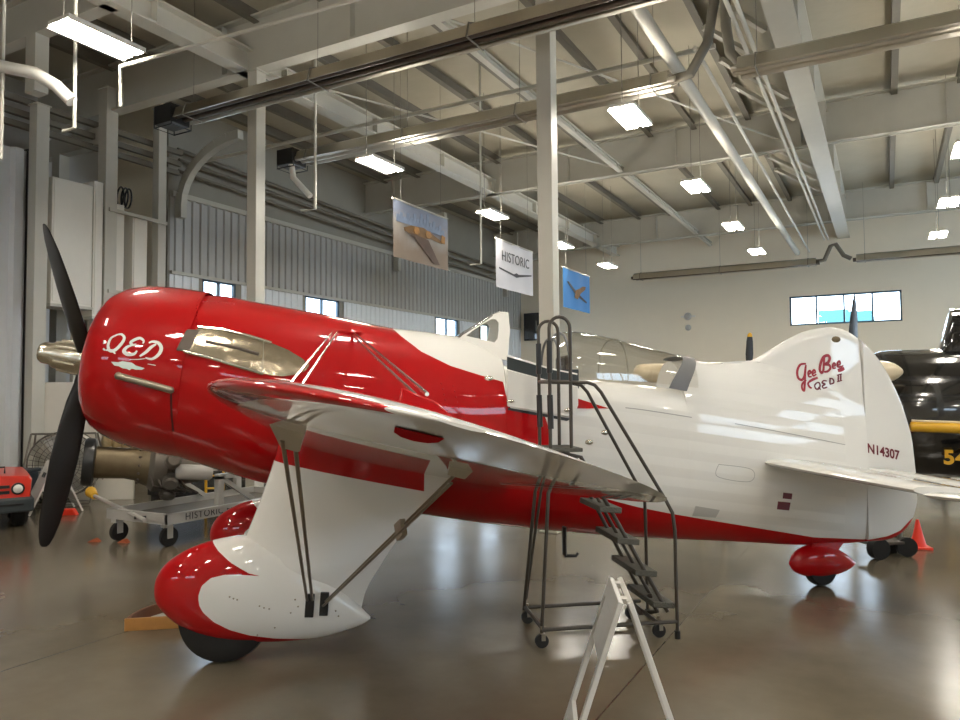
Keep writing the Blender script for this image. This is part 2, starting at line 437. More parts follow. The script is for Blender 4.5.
for dx in (-0.42, -0.30):
    struct(MB().tube((-1.42 + dx, -6, 7.42), (-1.42 + dx, YB - 0.3, 7.42), 0.035).build('conduit_rail', M['steel_white']), 'slim pipe beside the ridge girder, ' + ('outer' if dx < -0.4 else 'inner') + ' of two', 'pipe')
purlin_x = [-13.6, -12.4, -11.1, -9.65, -8.15, -6.95, -5.2, -4.1, -2.8, 0.3, 1.55, 2.9, 4.3, 5.7, 7.1, 8.5, 9.9, 11.3]
pm = None
for i, x in enumerate(purlin_x):
    if pm is None:
        b = MB().bx((-0.03, YF, ZD - 0.24), (0.0, YB, ZD)).bx((-0.03, YF, ZD - 0.26), (0.10, YB, ZD - 0.24))
        pm = b.build('roof_purlin', M['purlin'], ang=0); o = pm
    else:
        o = pm.copy(); COL.objects.link(o)
    o.location = (x, 0, 0)
    struct(o, 'dark grey roof purlin, number %d counted from the left wall' % (i + 1), 'purlin')
    o['group'] = 'roof purlins'
# flange braces between ridge girder and purlins
for i, (x0, x1, y0, y1) in enumerate(((-2.7, -1.65, 11.6, 13.2), (-2.7, -1.65, 13.4, 15.0), (-2.7, -1.65, 14.9, 16.5), (-2.7, -1.65, 16.3, 17.9), (-2.7, -1.65, 20.4, 22.0), (-2.7, -1.65, 21.8, 23.4), (-2.7, -1.65, 23.2, 24.8))):
    struct(MB().bar((x0, y0, 8.45), (x1, y1, 8.05), 0.09, 0.09).build('roof_brace', M['steel_white'], ang=0), 'slanting white brace beside the ridge girder, number %d from the front' % (i + 1), 'brace')

def column(x, y, w, top, label):
    b = MB().bx((x - w / 2, y - w / 2, 0), (x + w / 2, y + w / 2, top)).bx((x - w * .6, y - w * .6, 0), (x + w * .6, y + w * .6, 0.03)).bx((x - w * .6, y - w * .6, top - 0.03), (x + w * .6, y + w * .6, top))
    return struct(b.build('column', M['steel_white'], ang=0, bevel=0.01), label, 'column')
column(-9.62, 9.4, 0.22, 7.62, 'square white steel column rising behind the red nose')
column(-4.06, 9.4, 0.22, 7.62, 'square white steel column rising behind the cockpit')
column(1.5, 9.4, 0.22, 7.62, 'square white steel column outside the picture at right')
for y, w, l in ((7.93, 0.24, 'nearest the corrugated door'), (9.31, 0.26, 'beside the tall white cabinets'), (10.52, 0.2, 'at the end of the alcove')):
    column(-13.62, y, w, 8.1 if y > 9 else 7.3, 'pale steel wall post ' + l)
for i, z in enumerate((6.95, 7.15, 7.38)):
    struct(MB().bar((-14.0 + 0.06 * i, -1.5, z), (-14.0 + 0.06 * i, 11.3, z), 0.1, 0.11).build('door_track', M['purlin'], ang=0), ('lowest', 'middle', 'uppermost')[i] + ' of three dark door tracks over the alcove', 'track')
struct(MB().bar((-15.9, 9.31, 7.15), (-13.75, 9.31, 7.15), 0.2, 0.36).bx((-15.32, 9.2, 0), (-15.07, 9.42, 7.0)).build('alcove_lintel', M['steel_white'], ang=0), 'pale beam and post framing the dark alcove', 'beam')
ibeam((-14.0, 6.75, 7.62), (-9.85, 6.75, 7.62), 0.7, 0.22, 'side_beam', 'short white side beam at the upper left corner')
struct(MB().bx((-11.82, 6.64, 6.7), (-11.56, 6.86, 7.62)).build('beam_post', M['steel_white'], ang=0), 'short white hanging post under the side beam', 'post')
# --- tall folded hangar door at far left
t = corrugated('door_1', -14.2, 2.5, 8.02, 0.02, 6.55, 0.42, 0.10, M['door_sheet'], 'folded corrugated hangar door at the left edge')
struct(MB().bx((-14.3, 8.03, 0), (-14.05, 8.10, 6.6)).build('trim_5', M['black'], ang=0), 'black seal strip at the edge of the corrugated door', 'trim')
# --- cabinets on posts
def cabinet(label, y0, y1, z0, z1, x0=-14.0, x1=-13.5):
    r = thing('equipment_cabinet', label, 'cabinet', (x0, y0, 0), 0, 'white cabinets in the alcove')
    d = x1 - x0; w = y1 - y0
    MB().bx((0, 0, z0), (d, w, z1)).build('cabinet_body', M['cabinet'], r, ang=0, bevel=0.01)
    MB().bx((d, 0.03, z0 + 0.05), (d + 0.015, w - 0.03, z1 - 0.05)).build('cabinet_door', M['cabinet'], r, ang=0, bevel=0.004)
    MB().bx((-0.02, -0.02, z0 - 0.05), (d + 0.03, w + 0.02, z0)).build('cabinet_plinth', M['steel_white'], r, ang=0)
    for yy in (0.08, w - 0.08):
        MB().bx((0.06, yy - 0.05, 0), (0.16, yy + 0.05, z0 - 0.05)).build('support_post', M['steel_white'], r, ang=0)
cabinet('large putty white cabinet raised on posts above the propeller tip', 8.12, 8.92, 3.62, 6.0)
cabinet('narrow white cabinet left of the second wall post', 8.94, 9.14, 3.45, 6.12)
cabinet('narrow white cabinet right of the second wall post', 9.47, 9.68, 3.55, 5.8, -14.1, -13.6)
cabinet('narrow white cabinet beside the last wall post', 9.87, 10.22, 3.55, 5.65, -14.1, -13.6)
for z, l in ((5.62, 'upper'), (3.98, 'lower')):
    tag(MB().bar((-13.475, 9.25, z), (-13.475, 10.6, z - 0.03), 0.05, 0.07).build('cable_tray', M['steel_white'], ang=0), l + ' slim white tray bridging the alcove posts', 'tray')
b = MB()
for y in (9.72, 9.82, 9.9): b.torus((-13.8, y, 6.02), (0.3, 1, 0), 0.2, 0.02, 20, 6)
tag(b.build('hose_coil', M['black']), 'coil of black hose hanging above the narrow cabinets', 'hose')
for i, (yy, z1) in enumerate(((8.45, 6.1), (8.9, 6.2), (9.2, 6.3))):
    pass
# wall pipes along the eave
for i, (z, x, r) in enumerate(((7.55, -14.15, 0.05), (7.3, -14.1, 0.045), (7.05, -14.12, 0.04))):
    struct(MB().tube((x, 11.4, z), (x, YB, z - 0.5), r).build('wall_pipe', M['purlin']), ('uppermost', 'middle', 'lowest')[i] + ' of three pipes along the left eave', 'pipe')
for y, l in ((11.55, 'nearest'), (20.2, 'middle'), (28.2, 'farthest')):
    b = MB()
    arc = [(-14.2 + 0.0, y, 6.0)] + [(-14.2 + 1.9 * (1 - math.cos(a)), y, 6.3 + 1.32 * math.sin(a)) for a in [PI / 2 * i / 8 for i in range(9)]]
    for p, q in zip(arc, arc[1:]): b.bar(p, q, 0.2, 0.16, up=(0, 1, 0) if abs((Vector(q) - Vector(p)).normalized().y) < 0.5 else (0, 0, 1))
    struct(b.build('eave_bracket', M['steel_white'], ang=30), l + ' curved white eave bracket on the left wall', 'bracket')

# ------------------------------------------------------------------ ceiling lights
def make_light():
    t = thing('ceiling_light', '', 'ceiling light', group='hanging fluorescent ceiling lights')
    b = MB()
    b.bx((-0.19, -0.48, 0.03), (0.19, 0.48, 0.075))
    b.prism([(-0.19, -0.48, 0.03), (-0.21, -0.48, 0.0), (-0.205, -0.48, 0.0), (-0.18, -0.48, 0.03)], (0, 0.96, 0))
    b.prism([(0.19, -0.48, 0.03), (0.21, -0.48, 0.0), (0.205, -0.48, 0.0), (0.18, -0.48, 0.03)], (0, 0.96, 0))
    b.build('lamp_housing', M['lampbox'], t, ang=0)
    for s in (-1, 1):
        MB().bx((s * 0.105 - 0.065, -0.46, 0.012), (s * 0.105 + 0.065, 0.46, 0.03)).build('lamp_panel', M['lamp'], t, ang=0)
    for s in (-1, 1):
        MB().bx((s * 0.1 - 0.035, -0.42, 0.076), (s * 0.1 + 0.035, 0.42, 0.08)).build('uplight_slot', M['lamp'], t, ang=0)
    for y in (-0.42, 0.42):
        MB().tube((0, y, 0.07), (0, y, 2.75), 0.006, 6).build('hanging_rod', M['wire'], t)
    return t
LX = ((-7.88, 'left row'), (-3.25, 'middle row'), (1.32, 'right row'), (5.9, 'unseen far right row'))
LY = ((-8.0, 'sixth behind the viewer'), (-3.4, 'behind the viewer'), (1.0, 'over the viewer'), (5.25, 'first'), (10.7, 'second'), (15.05, 'third'), (19.2, 'fourth'), (23.1, 'fifth'))  # lamps out of view continue the grid, added to light the hall
first = None
for x, lx in LX:
    for y, ly in LY:
        if x == 5.9 and y > 16: continue
        lab = 'lit hanging fluorescent ceiling light, %s from the front in the %s' % (ly, lx)
        if 'viewer' in ly: lab = 'added lit hanging fluorescent ceiling light %s in the %s' % (ly, lx)
        if (x, y) == (-7.88, 5.25): lab = 'largest and nearest lit fluorescent ceiling light, over the propeller'
        if first is None:
            first = make_light(); first.location = (x, y, 6.0); first['label'] = lab
        else:
            dup(first, (x, y, 6.0), 0, lab)

# ------------------------------------------------------------------ radiant tube heaters
HEATERS = []
def heater(label, x0, x1, y, z, box_left=True, dark=False, cut=0.0):
    t = thing('tube_heater', label, 'heater', (x0, y, z), 0, 'radiant tube heaters under the roof')
    w = x1 - x0
    b = MB()
    prof = [(-0.22, -0.10), (-0.16, 0.08), (-0.06, 0.14), (0.06, 0.14), (0.16, 0.08), (0.22, -0.10)]
    inn = [(0.21, -0.10), (0.15, 0.07), (0.055, 0.128), (-0.055, 0.128), (-0.15, 0.07), (-0.21, -0.10)]
    ring = prof + inn
    b.loft([[(x, p, q) for p, q in ring] for x in (0.0, w)])
    b.build('reflector_hood', M['reflector'], t, ang=30)
    MB().tube((-0.1, -0.09, -0.03), (w + 0.1, -0.09, -0.03), 0.052, 14).build('burner_tube', M['tube_dark'] if dark else M['reflector'], t)
    MB().tube((-0.1, 0.09, -0.03), (w + 0.1, 0.09, -0.03), 0.052, 14).build('return_tube', M['tube_dark'] if dark else M['reflector'], t)
    n = max(2, int(w / 2.4))
    for i in range(n + 1):
        x = 0.25 + (w - 0.5) * i / n
        b = MB()
        b.path([(x, -0.235, -0.11), (x, -0.17, 0.1), (x, 0, 0.165), (x, 0.17, 0.1), (x, 0.235, -0.11), (x, 0, -0.115), (x, -0.235, -0.11)], 0.012, 6)
        b.tube((x, 0, 0.16), (x, 0, 8.7 - z), 0.005, 5)
        b.build('hanger', M['wire'], t)
    if box_left:
        r = MB().bx((-0.5, -0.2, -0.14), (-0.08, 0.2, 0.18)).build('burner_box', M['black'], t, ang=0, bevel=0.01)
        b = MB()
        for zz in (-0.2, ):
            b.path([(-0.48, -0.2, zz), (-0.05, -0.2, zz), (-0.05, 0.2, zz), (-0.48, 0.2, zz)], 0.012, 6, closed=True)
            for xx, yy in ((-0.48, -0.2), (-0.05, -0.2), (-0.05, 0.2), (-0.48, 0.2)): b.tube((xx, yy, zz), (xx, yy, -0.1), 0.01, 6)
        b.build('bracket_frame', M['black'], t)
    HEATERS.append(t)
    return t
heater('nearest long tube heater crossing the top of the picture', -10.35, 1.0, 8.45, 6.66, True, True)
heater('second tube heater, passing behind the column near the cockpit', -10.1, -2.75, 11.1, 6.62)
heater('tube heater right of the ridge girder, top right of picture', -1.75, 6.5, 11.1, 6.6, False)
heater('dark tube heater against the end wall, left of the ridge girder', -8.2, -1.95, 27.1, 6.2, False, True)
heater('dark tube heater against the end wall, right of the ridge girder', -0.75, 6.0, 27.1, 6.2, False, True)
def vent_elbow(t, pts, r):
    MB().path([Vector(p) - t.location for p in pts], r, 12).build('vent_elbow', M['purlin'], t)
def duct(name, pts, r, label, m='steel_white', cat='pipe', n=12):
    return tag(MB().path(pts, r, n).build(name, M[m]), label, cat, kind='structure' if cat == 'pipe' else None)
vent_elbow(HEATERS[1], [(-2.75, 11.1, 6.62), (-2.45, 11.1, 6.66), (-2.2, 11.15, 7.1), (-2.1, 11.2, 7.7), (-2.1, 11.2, 8.6)], 0.075)
vent_elbow(HEATERS[2], [(-1.93, 11.2, 8.4), (-1.93, 11.15, 7.3), (-1.87, 11.1, 6.85), (-1.7, 11.1, 6.62)], 0.075)
vent_elbow(HEATERS[3], [(-1.95, 27.1, 6.22), (-1.7, 27.1, 6.25), (-1.5, 27.1, 6.7), (-1.35, 27.1, 6.75), (-1.12, 27.1, 6.35), (-0.90, 27.1, 6.22)], 0.07)
duct('air_pipe', [(-2.76, -4, 7.0), (-2.76, 29.6, 7.0)], 0.095, 'long round white air pipe running down the hall')
duct('conduit', [(-2.35, 11, 7.0), (-2.35, 29.6, 7.0)], 0.03, 'thin conduit beside the long round air pipe')
duct('conduit', [(-14, 11.75, 7.3), (-2.2, 11.75, 7.3)], 0.04, 'thin white conduit above the second heater')
duct('conduit', [(-14, 18.75, 7.59), (6, 18.75, 7.59)], 0.02, 'thin white conduit under the middle cross beam')
duct('conduit', [(-14, 27.6, 7.59), (6, 27.6, 7.59)], 0.02, 'thin white conduit under the farthest cross beam')
duct('drop_pipe', [(-3.2, 8.2, 8.74), (-3.2, 8.2, 7.4), (-5.91, 6.8, 6.57), (-8.06, 5.65, 5.9), (-8.07, 5.67, 5.41)], 0.022, 'thin white pipe with hanging end right of the largest lamp', n=8)
duct('drop_pipe', [(-8.54, 5.37, 8.74), (-8.57, 5.41, 5.16), (-8.72, 5.36, 5.13)], 0.022, 'white drop pipe with short foot below the largest lamp', n=8)
duct('drop_pipe', [(-9.3, 4.96, 8.74), (-9.36, 4.99, 4.78)], 0.022, 'white drop pipe at the left edge of the picture', n=8)
duct('drop_pipe', [(-8.69, 9.87, 8.74), (-8.71, 9.9, 5.15), (-8.95, 9.8, 5.13)], 0.025, 'thin white drop pipe right of the first column', n=8)
duct('drop_pipe', [(-7.11, 13.05, 8.74), (-7.13, 13.08, 4.51), (-7.35, 13.0, 4.5)], 0.022, 'thin white drop pipe between the first two banners', n=8)
duct('extraction_arm', [(-10.9, 4.1, 6.0), (-9.34, 4.95, 5.92), (-8.97, 5.16, 5.83), (-8.75, 5.28, 5.68), (-8.58, 5.38, 5.48)], 0.075, 'curved white extraction arm at the upper left', 'lampbox', 'arm', 16)
MB().path([Vector(p) - HEATERS[1].location for p in [(-10.3, 11.0, 6.5), (-10.2, 10.95, 6.2), (-10.0, 10.95, 6.0), (-9.8, 11.0, 5.78)]], 0.06, 12).build('flue_arm', M['lampbox'], HEATERS[1])
duct('cross_brace', [(-9.8, 9.6, 7.75), (-6.0, 18.6, 7.75)], 0.02, 'thin diagonal tie rod under the roof left of centre', n=6)
duct('cross_brace', [(-6.0, 9.6, 7.8), (-2.0, 18.6, 7.8)], 0.02, 'thin diagonal tie rod under the roof right of centre', n=6)

# ------------------------------------------------------------------ hanging banners
def banner(x, y0, y1, z0, z1, m, label, extra):
    t = thing('hanging_banner', label, 'banner', (x, y0, z0), 0, 'banners hung along the hall')
    w, h = y1 - y0, z1 - z0
    n = 16
    rings = []
    b = MB()
    V = []; F = []
    for i in range(n + 1):
        for k in range(2):
            V += [(0.012 * math.sin(i * 0.9) + 0.003 * k, w * i / n, 0), (0.012 * math.sin(i * 0.9) + 0.003 * k, w * i / n, h)]
    for i in range(n):
        o = i * 4
        F += [(o, o + 4, o + 5, o + 1), (o + 2, o + 3, o + 7, o + 6)]
    b.add(V, F)
    b.build('banner_cloth', m, t, ang=60)
    MB().tube((0.0, -0.03, h), (0.0, w + 0.03, h), 0.02, 8).build('top_rod', M['steel_white'], t)
    for yy in (0.25, w - 0.25):
        MB().tube((0, yy, h), (0, yy, 8.6 - z0), 0.004, 5).build('hanging_wire', M['wire'], t)
    extra(t, w, h)
    return t
def art(c_top, c_bot, c_spot, name, scale=2.0):
    """printed picture: two soft colour fields and mottled warm detail"""
    m = mat(name, c_top, 0.6); N, L = nodes_of(m); b = N['Principled BSDF']
    tc = N.new('ShaderNodeTexCoord'); sp = N.new('ShaderNodeSeparateXYZ'); L.new(tc.outputs['Object'], sp.inputs[0])
    n = N.new('ShaderNodeTexNoise'); n.inputs['Scale'].default_value = scale; n.inputs['Detail'].default_value = 6
    L.new(tc.outputs['Object'], n.inputs['Vector'])
    h = math_node(N, L, 'ADD', math_node(N, L, 'MULTIPLY', sp.outputs[2], 0.8), math_node(N, L, 'MULTIPLY', n.outputs['Fac'], 0.5))
    cr = N.new('ShaderNodeValToRGB'); e = cr.color_ramp.elements
    e[0].position = 0.45; e[0].color = (*hx(c_bot), 1); e[1].position = 0.95; e[1].color = (*hx(c_top), 1)
    q = e.new(0.72); q.color = (*hx(c_spot), 1)
    L.new(h, cr.inputs[0]); L.new(cr.outputs[0], b.inputs['Base Color'])
    return m
def flat_poly(t, pts, name, m, dx=0.02):
    MB().prism([(dx, u, v) for u, v in pts], (0.004, 0, 0)).build(name, m, t, ang=0)
m_tan = mat('printed_tan', '#7d5c34', 0.6, noise=0.4, nscale=7); m_grey = mat('printed_dark_grey', '#3b3a3d', 0.6); m_city = mat('printed_city', '#7c8aa3', 0.6, noise=0.35, nscale=9); m_amber = mat('printed_amber', '#a8763a', 0.6, noise=0.4, nscale=12)
m_brown = mat('printed_brown', '#5a4436', 0.6, noise=0.4, nscale=6)
def art1(t, w, h):
    flat_poly(t, [(w * a, h * c) for a, c in ((.16, .55), (.30, .63), (.52, .66), (.66, .61), (.86, .52), (.92, .50), (.86, .47), (.66, .50), (.5, .46), (.3, .47), (.18, .5))], 'printed_airplane', m_tan)
    flat_poly(t, [(w * a, h * c) for a, c in ((.28, .50), (.60, .46), (.82, .06), (.70, .05))], 'printed_wing', m_brown, 0.03)
    sky = [(.04, .70)]
    for i, q in enumerate((.05, .10, .04, .13, .07, .16, .09, .20, .12, .24, .10, .15, .06, .11, .04)):
        sky += [(.04 + .06 * i, .70 + q), (.085 + .06 * i, .70 + q), (.085 + .06 * i, .705)]
    flat_poly(t, [(w * a, h * c) for a, c in sky + [(.93, .62), (.5, .64), (.04, .62)]], 'printed_skyline', m_city, 0.018)
    for a in (.38, .60): flat_poly(t, [(w * (a + dx), h * (.55 + dy)) for dx, dy in ((-.05, 0), (-.04, .07), (.03, .08), (.06, .0), (.02, -.05), (-.03, -.05))], 'printed_engine', m_amber, 0.034)
    flat_poly(t, [(w * a, h * c) for a, c in ((.84, .50), (.86, .64), (.93, .62), (.92, .48))], 'printed_fin', m_amber, 0.034)
def art2(t, w, h):
    flat_poly(t, [(w * a, h * c) for a, c in ((.06, .42), (.45, .36), (.52, .40), (.58, .38), (.95, .46), (.95, .43), (.6, .33), (.52, .30), (.45, .32), (.06, .39))], 'printed_airplane', m_grey)
    word('HISTORIC', 0.34, m_grey, 'printed_word', t, (0.03, w * 0.5, h * 0.58), (PI / 2, 0, PI / 2), align='CENTER', space=1.05)
def art3(t, w, h):
    flat_poly(t, [(w * a, h * c) for a, c in ((.12, .66), (.18, .68), (.5, .45), (.88, .28), (.84, .24), (.46, .38))], 'printed_wing', m_grey)
    flat_poly(t, [(w * a, h * c) for a, c in ((.38, .30), (.45, .52), (.55, .56), (.70, .66), (.82, .68), (.80, .6), (.62, .46), (.5, .28))], 'printed_airplane', m_tan, 0.03)
banner(-8.0, 11.25, 13.19, 4.46, 5.56, art('#7f8698', '#8a7868', '#a39a90', 'city_sky_print', 2.2), 'banner printed with a tan aircraft over grey blue city, left of three', art1)
banner(-8.0, 15.40, 17.45, 4.40, 5.56, mat('white_banner_print', '#d6d3d6', 0.6, noise=0.03), 'white banner with grey airplane drawing and word, middle of three', art2)
banner(-8.0, 19.53, 21.66, 4.33, 5.48, mat('blue_banner_print', '#3f7fbe', 0.6, noise=0.12, nscale=2), 'blue banner printed with small airplane, right of three', art3)

# wall monitor and emergency lamp on the end wall
t = thing('wall_monitor', 'black monitor box high in the end wall corner', 'monitor', (-13.45, YB - 0.25, 4.2), 0)
MB().bx((-0.62, -0.04, 0), (0.62, 0.08, 1.22)).build('monitor_case', M['black'], t, ang=0, bevel=0.02)
MB().bx((-0.56, -0.05, 0.06), (0.56, -0.04, 1.16)).build('screen', M['gloss_black'], t, ang=0)
MB().bx((-0.1, 0.08, 0.5), (0.1, 0.25, 0.7)).build('wall_bracket', M['black'], t, ang=0)
MB().bx((-0.03, -0.056, 0.4), (0.03, -0.05, 0.85)).build('screen_icon', M['engine_grey'], t, ang=0)
t = thing('wall_light', 'round twin wall light on the cream end wall', 'wall light', (-6.9, YB, 4.85), 0)
MB().lathe([(0, 0.12), (0.1, 0.15), (0.2, 0.11), (0.24, 0.02)], (0, 0, 0.05), (0, -1, 0), 24).build('light_cover', M['cart'], t)
MB().lathe([(0, 0.10), (0.06, 0.12), (0.12, 0.07)], (0, 0, -0.4), (0, -1, 0), 24).build('lower_sensor', M['cart'], t)
MB().bx((-0.28, -0.05, 0.02), (0.28, 0, 0.08)).build('back_plate', M['lampbox'], t, ang=0)

# ------------------------------------------------------------------ the red and white racing airplane
PHI = R(9.6 + 28.75)
MX, MY = -4.84174, 4.64019
def W(a, s, z=0.0):
    """airplane axes (aft, toward the viewer, up) to the hall"""
    return (MX + a * math.cos(PHI) + s * math.sin(PHI), MY + a * math.sin(PHI) - s * math.cos(PHI), z)
def P(a, s, z): return (a, -s, z)
plane = thing('racing_airplane', 'red and white vintage racing airplane with silver propeller hub, filling the picture', 'airplane', W(0, 0), PHI)

# --- livery outline on the fuselage
def fus_mask(N, L, sep):
    pts = [(-0.5, 0.999), (1.20, 0.999), (1.225, 2.49 / 3), (1.304, 2.392 / 3), (1.464, 2.253 / 3), (1.708, 2.129 / 3), (1.956, 2.051 / 3), (2.16, 1.99 / 3), (2.185, 1.772 / 3),
           (2.53, 1.69 / 3), (2.545, 1.44 / 3), (2.62, 1.23 / 3), (2.8, 1.07 / 3), (3.1, 0.963 / 3), (3.372, 0.885 / 3), (3.677, 0.814 / 3), (4.718, 0.60 / 3), (5.263, 0.488 / 3), (5.86, 0.43 / 3), (6.1, 0.455 / 3), (6.25, 0.50 / 3), (6.38, 0.60 / 3), (6.5, 0.66 / 3)]
    f = curve_node(N, L, sep[0], pts, -0.5, 6.5)
    z = math_node(N, L, 'DIVIDE', sep[2], 3.0)
    return math_node(N, L, 'LESS_THAN', z, f)
M['fuselage'] = two_tone('red_white_fuselage_paint', fus_mask)
def stringers(m):
    # fabric stretched over lengthwise stringers aft of the cockpit
    N, L = nodes_of(m); b = N['Principled BSDF']
    tc = N.new('ShaderNodeTexCoord'); sp = N.new('ShaderNodeSeparateXYZ'); L.new(tc.outputs['Object'], sp.inputs[0])
    u = math_node(N, L, 'ADD', sp.outputs[2], math_node(N, L, 'MULTIPLY', sp.outputs[0], 0.15))
    h = math_node(N, L, 'PINGPONG', u, 0.085)
    k = math_node(N, L, 'MULTIPLY', math_node(N, L, 'GREATER_THAN', sp.outputs[0], 2.3), math_node(N, L, 'LESS_THAN', sp.outputs[0], 5.6))
    h = math_node(N, L, 'MULTIPLY', h, k)
    bp = N.new('ShaderNodeBump'); bp.inputs['Strength'].default_value = 0.35; bp.inputs['Distance'].default_value = 0.12
    L.new(h, bp.inputs['Height'])
    for q in ('Normal', 'Coat Normal'): L.new(bp.outputs['Normal'], b.inputs[q])
stringers(M['fuselage'])

def sec(a, zt, zm, zb, w, n1=2.0, n2=2.2, N=42, tau=0.0):
    out = []
    for j in range(N):
        t = 2 * PI * j / N
        c, s_ = math.cos(t), math.sin(t)
        if s_ >= 0: y = abs(c) ** (2 / n1); v = abs(s_) ** (2 / n1) * (zt - zm)
        else: y = abs(c) ** (2 / n2); v = -abs(s_) ** (2 / n2) * (zm - zb)
        out.append(P(a + v * math.sin(tau), math.copysign(y, c) * w, zm + v * math.cos(tau)))
    return out
# a: top, widest height, bottom, half width, upper exponent, lower exponent
FT = [(-0.50, 2.755, 2.08, 1.36, 0.685, 2.0, 2.05), (-0.2, 2.75, 2.04, 1.255, 0.705, 2.0, 2.1), (0.15, 2.69, 1.97, 1.145, 0.71, 2.05, 2.2), (0.7, 2.592, 1.85, 1.00, 0.69, 2.1, 2.3),
      (1.23, 2.487, 1.75, 0.885, 0.65, 2.1, 2.3), (1.6, 2.445, 1.68, 0.815, 0.615, 2.1, 2.3), (1.95, 2.39, 1.62, 0.75, 0.58, 2.2, 2.3), (2.17, 2.30, 1.58, 0.715, 0.56, 2.6, 2.3)]
FB = [(2.171, 2.16, 1.58, 0.715, 0.56, 5.0, 2.3), (2.4, 2.09, 1.54, 0.68, 0.545, 5.0, 2.3), (2.78, 2.03, 1.48, 0.628, 0.515, 4.0, 2.3), (3.3, 1.99, 1.40, 0.568, 0.47, 4.0, 2.3), (3.86, 1.93, 1.33, 0.515, 0.42, 3.6, 2.3)]
FC = [(3.861, 2.185, 1.33, 0.515, 0.42, 2.2, 2.3), (4.05, 2.195, 1.31, 0.50, 0.40, 2.1, 2.3), (4.35, 2.165, 1.27, 0.475, 0.355, 1.9, 2.2), (4.7, 2.10, 1.23, 0.443, 0.30, 1.75, 2.1), (5.1, 1.98, 1.18, 0.405, 0.225, 1.6, 2.0), (5.5, 1.82, 1.14, 0.392, 0.15, 1.5, 2.0), (5.90, 1.66, 1.10, 0.405, 0.075, 1.5, 1.9)]
def rings_of(T, n):
    a0, a1 = T[0][0], T[-1][0]
    return [sec(a, *smooth_tab(T, a)) for a in [a0 + (a1 - a0) * i / n for i in range(n + 1)]]
def fin_top(a):
    return smooth_tab([(4.35, 2.14), (4.65, 2.165), (4.915, 2.30), (5.08, 2.392), (5.24, 2.465), (5.4, 2.508), (5.568, 2.526), (5.74, 2.49), (5.894, 2.398), (6.0, 2.305), (6.11, 2.178), (6.22, 2.0), (6.32, 1.795), (6.40, 1.56), (6.44, 1.393), (6.472, 1.042)], a)[0]
def deck(a): return smooth_tab([r[:2] for r in FC], a)[0]
def tail_w(a, z):
    # half width of the tail: round body and thin fin run together with a fillet
    zt, zm, zb, w, n1, n2 = smooth_tab(FC, a)
    v = (z - zm) / (zt - zm) if z > zm else (zm - z) / (zm - zb)
    n = n1 if z > zm else n2
    wb = w * max(0.0, 1 - min(1, abs(v)) ** n) ** (1 / n)
    if a < 4.36: return wb
    k0 = min(1, (a - 4.36) / 0.5)
    top = max(fin_top(a), zt + 0.001)
    wf = 0.07 * (0.35 + 0.65 * k0) * max(0.2, min(1, (6.5 - a) / 0.75)) * (0.5 + 0.5 * min(1, max(0, (top - z) / 0.6))) * math.sqrt(max(0.0, min(1, (top - z) / 0.08)))
    if v < 0 or z < zm: return wb
    k = 0.16 * k0
    if z > zt: wb = -0.55 * (z - zt)
    h = max(0.0, k - abs(wb - wf)) / max(k, 1e-6)
    return max(wb, wf) + h * h * k * 0.25 * min(1, max(0, (top - z) / 0.25))
def split(a): return deck(a) + 0.10 * min(1, max(0, (a - 4.36) / 0.4)) - 0.004
def rear_ring(a):
    zt, zm, zb, w, n1, n2 = smooth_tab(FC, a)
    if a < 4.36: return sec(a, zt, zm, zb, w, n1, n2)
    zs = split(a); R_ = []
    # same 40 points as sec(): from the widest height up and over, then down and round
    up = [zm + (zs - zm) * math.sin(PI / 2 * j / 10) for j in range(11)]
    dn = [zm - (zm - zb) * math.sin(PI / 2 * j / 10) for j in range(11)]
    pts = [(tail_w(a, z), z) for z in up] + [(-tail_w(a, z), z) for z in up[::-1]] + [(-tail_w(a, z), z) for z in dn[1:]] + [(tail_w(a, z), z) for z in dn[::-1]][:-1]
    return [P(a, y, z) for y, z in pts]
fb = MB().loft(rings_of(FT, 26) + rings_of(FB, 14) + [rear_ring(3.861 + (5.865 - 3.861) * i / 32) for i in range(33)])
FUS = fb.bvh()
fb.build('fuselage', M['fuselage'], plane, ang=42)

# --- engine cowling
TAU = R(10)
CP = [(0.0, 0.43), (0.005, 0.47), (0.03, 0.525), (0.08, 0.58), (0.17, 0.632), (0.3, 0.672), (0.45, 0.694), (0.62, 0.704), (0.78, 0.707), (0.81, 0.706)]
CA, CZ = -1.185, 2.215
cb = MB()
rings = []
for t_, r in CP:
    a = CA + t_ * math.cos(TAU); z = CZ - t_ * math.sin(TAU)
    k = min(1, t_ / 0.81)
    rings.append(sec(a, z + r, z, z - r * (1 + 0.015 * k), r, 2, 2, 48, TAU * (1 - 0.25 * k)))
inner = []
for t_, r in ((0.0, 0.43), (0.05, 0.40), (0.25, 0.40)):
    inner.append(sec(CA + t_ * math.cos(TAU), CZ - t_ * math.sin(TAU) + r, CZ - t_ * math.sin(TAU), CZ - t_ * math.sin(TAU) - r, r, 2, 2, 48, TAU))
cb.loft(inner[::-1] + rings[1:], cap=False)
COWL = cb.bvh()
cb.build('engine_cowling', M['red'], plane, ang=60)
AX = Vector((math.cos(TAU), 0, -math.sin(TAU)))
cb2 = MB()
c0 = Vector(P(CA, 0, CZ)) + AX * 0.22
cb2.lathe([(0, 0.39), (0.05, 0.40)], c0, AX, 32)
for i in range(9):
    an = 2 * PI * i / 9
    x = AX.cross(Vector((0, 1, 0))); d = x * math.cos(an) + Vector((0, 1, 0)) * math.sin(an)
    for k in range(5): cb2.lathe([(0.16 + k * 0.045, 0.085), (0.185 + k * 0.045, 0.085)], c0 - AX * 0.05, d, 12)
cb2.lathe([(-0.1, 0.12), (0.02, 0.17)], c0, AX, 20)
cb2.build('engine_cylinders', M['black'], plane)

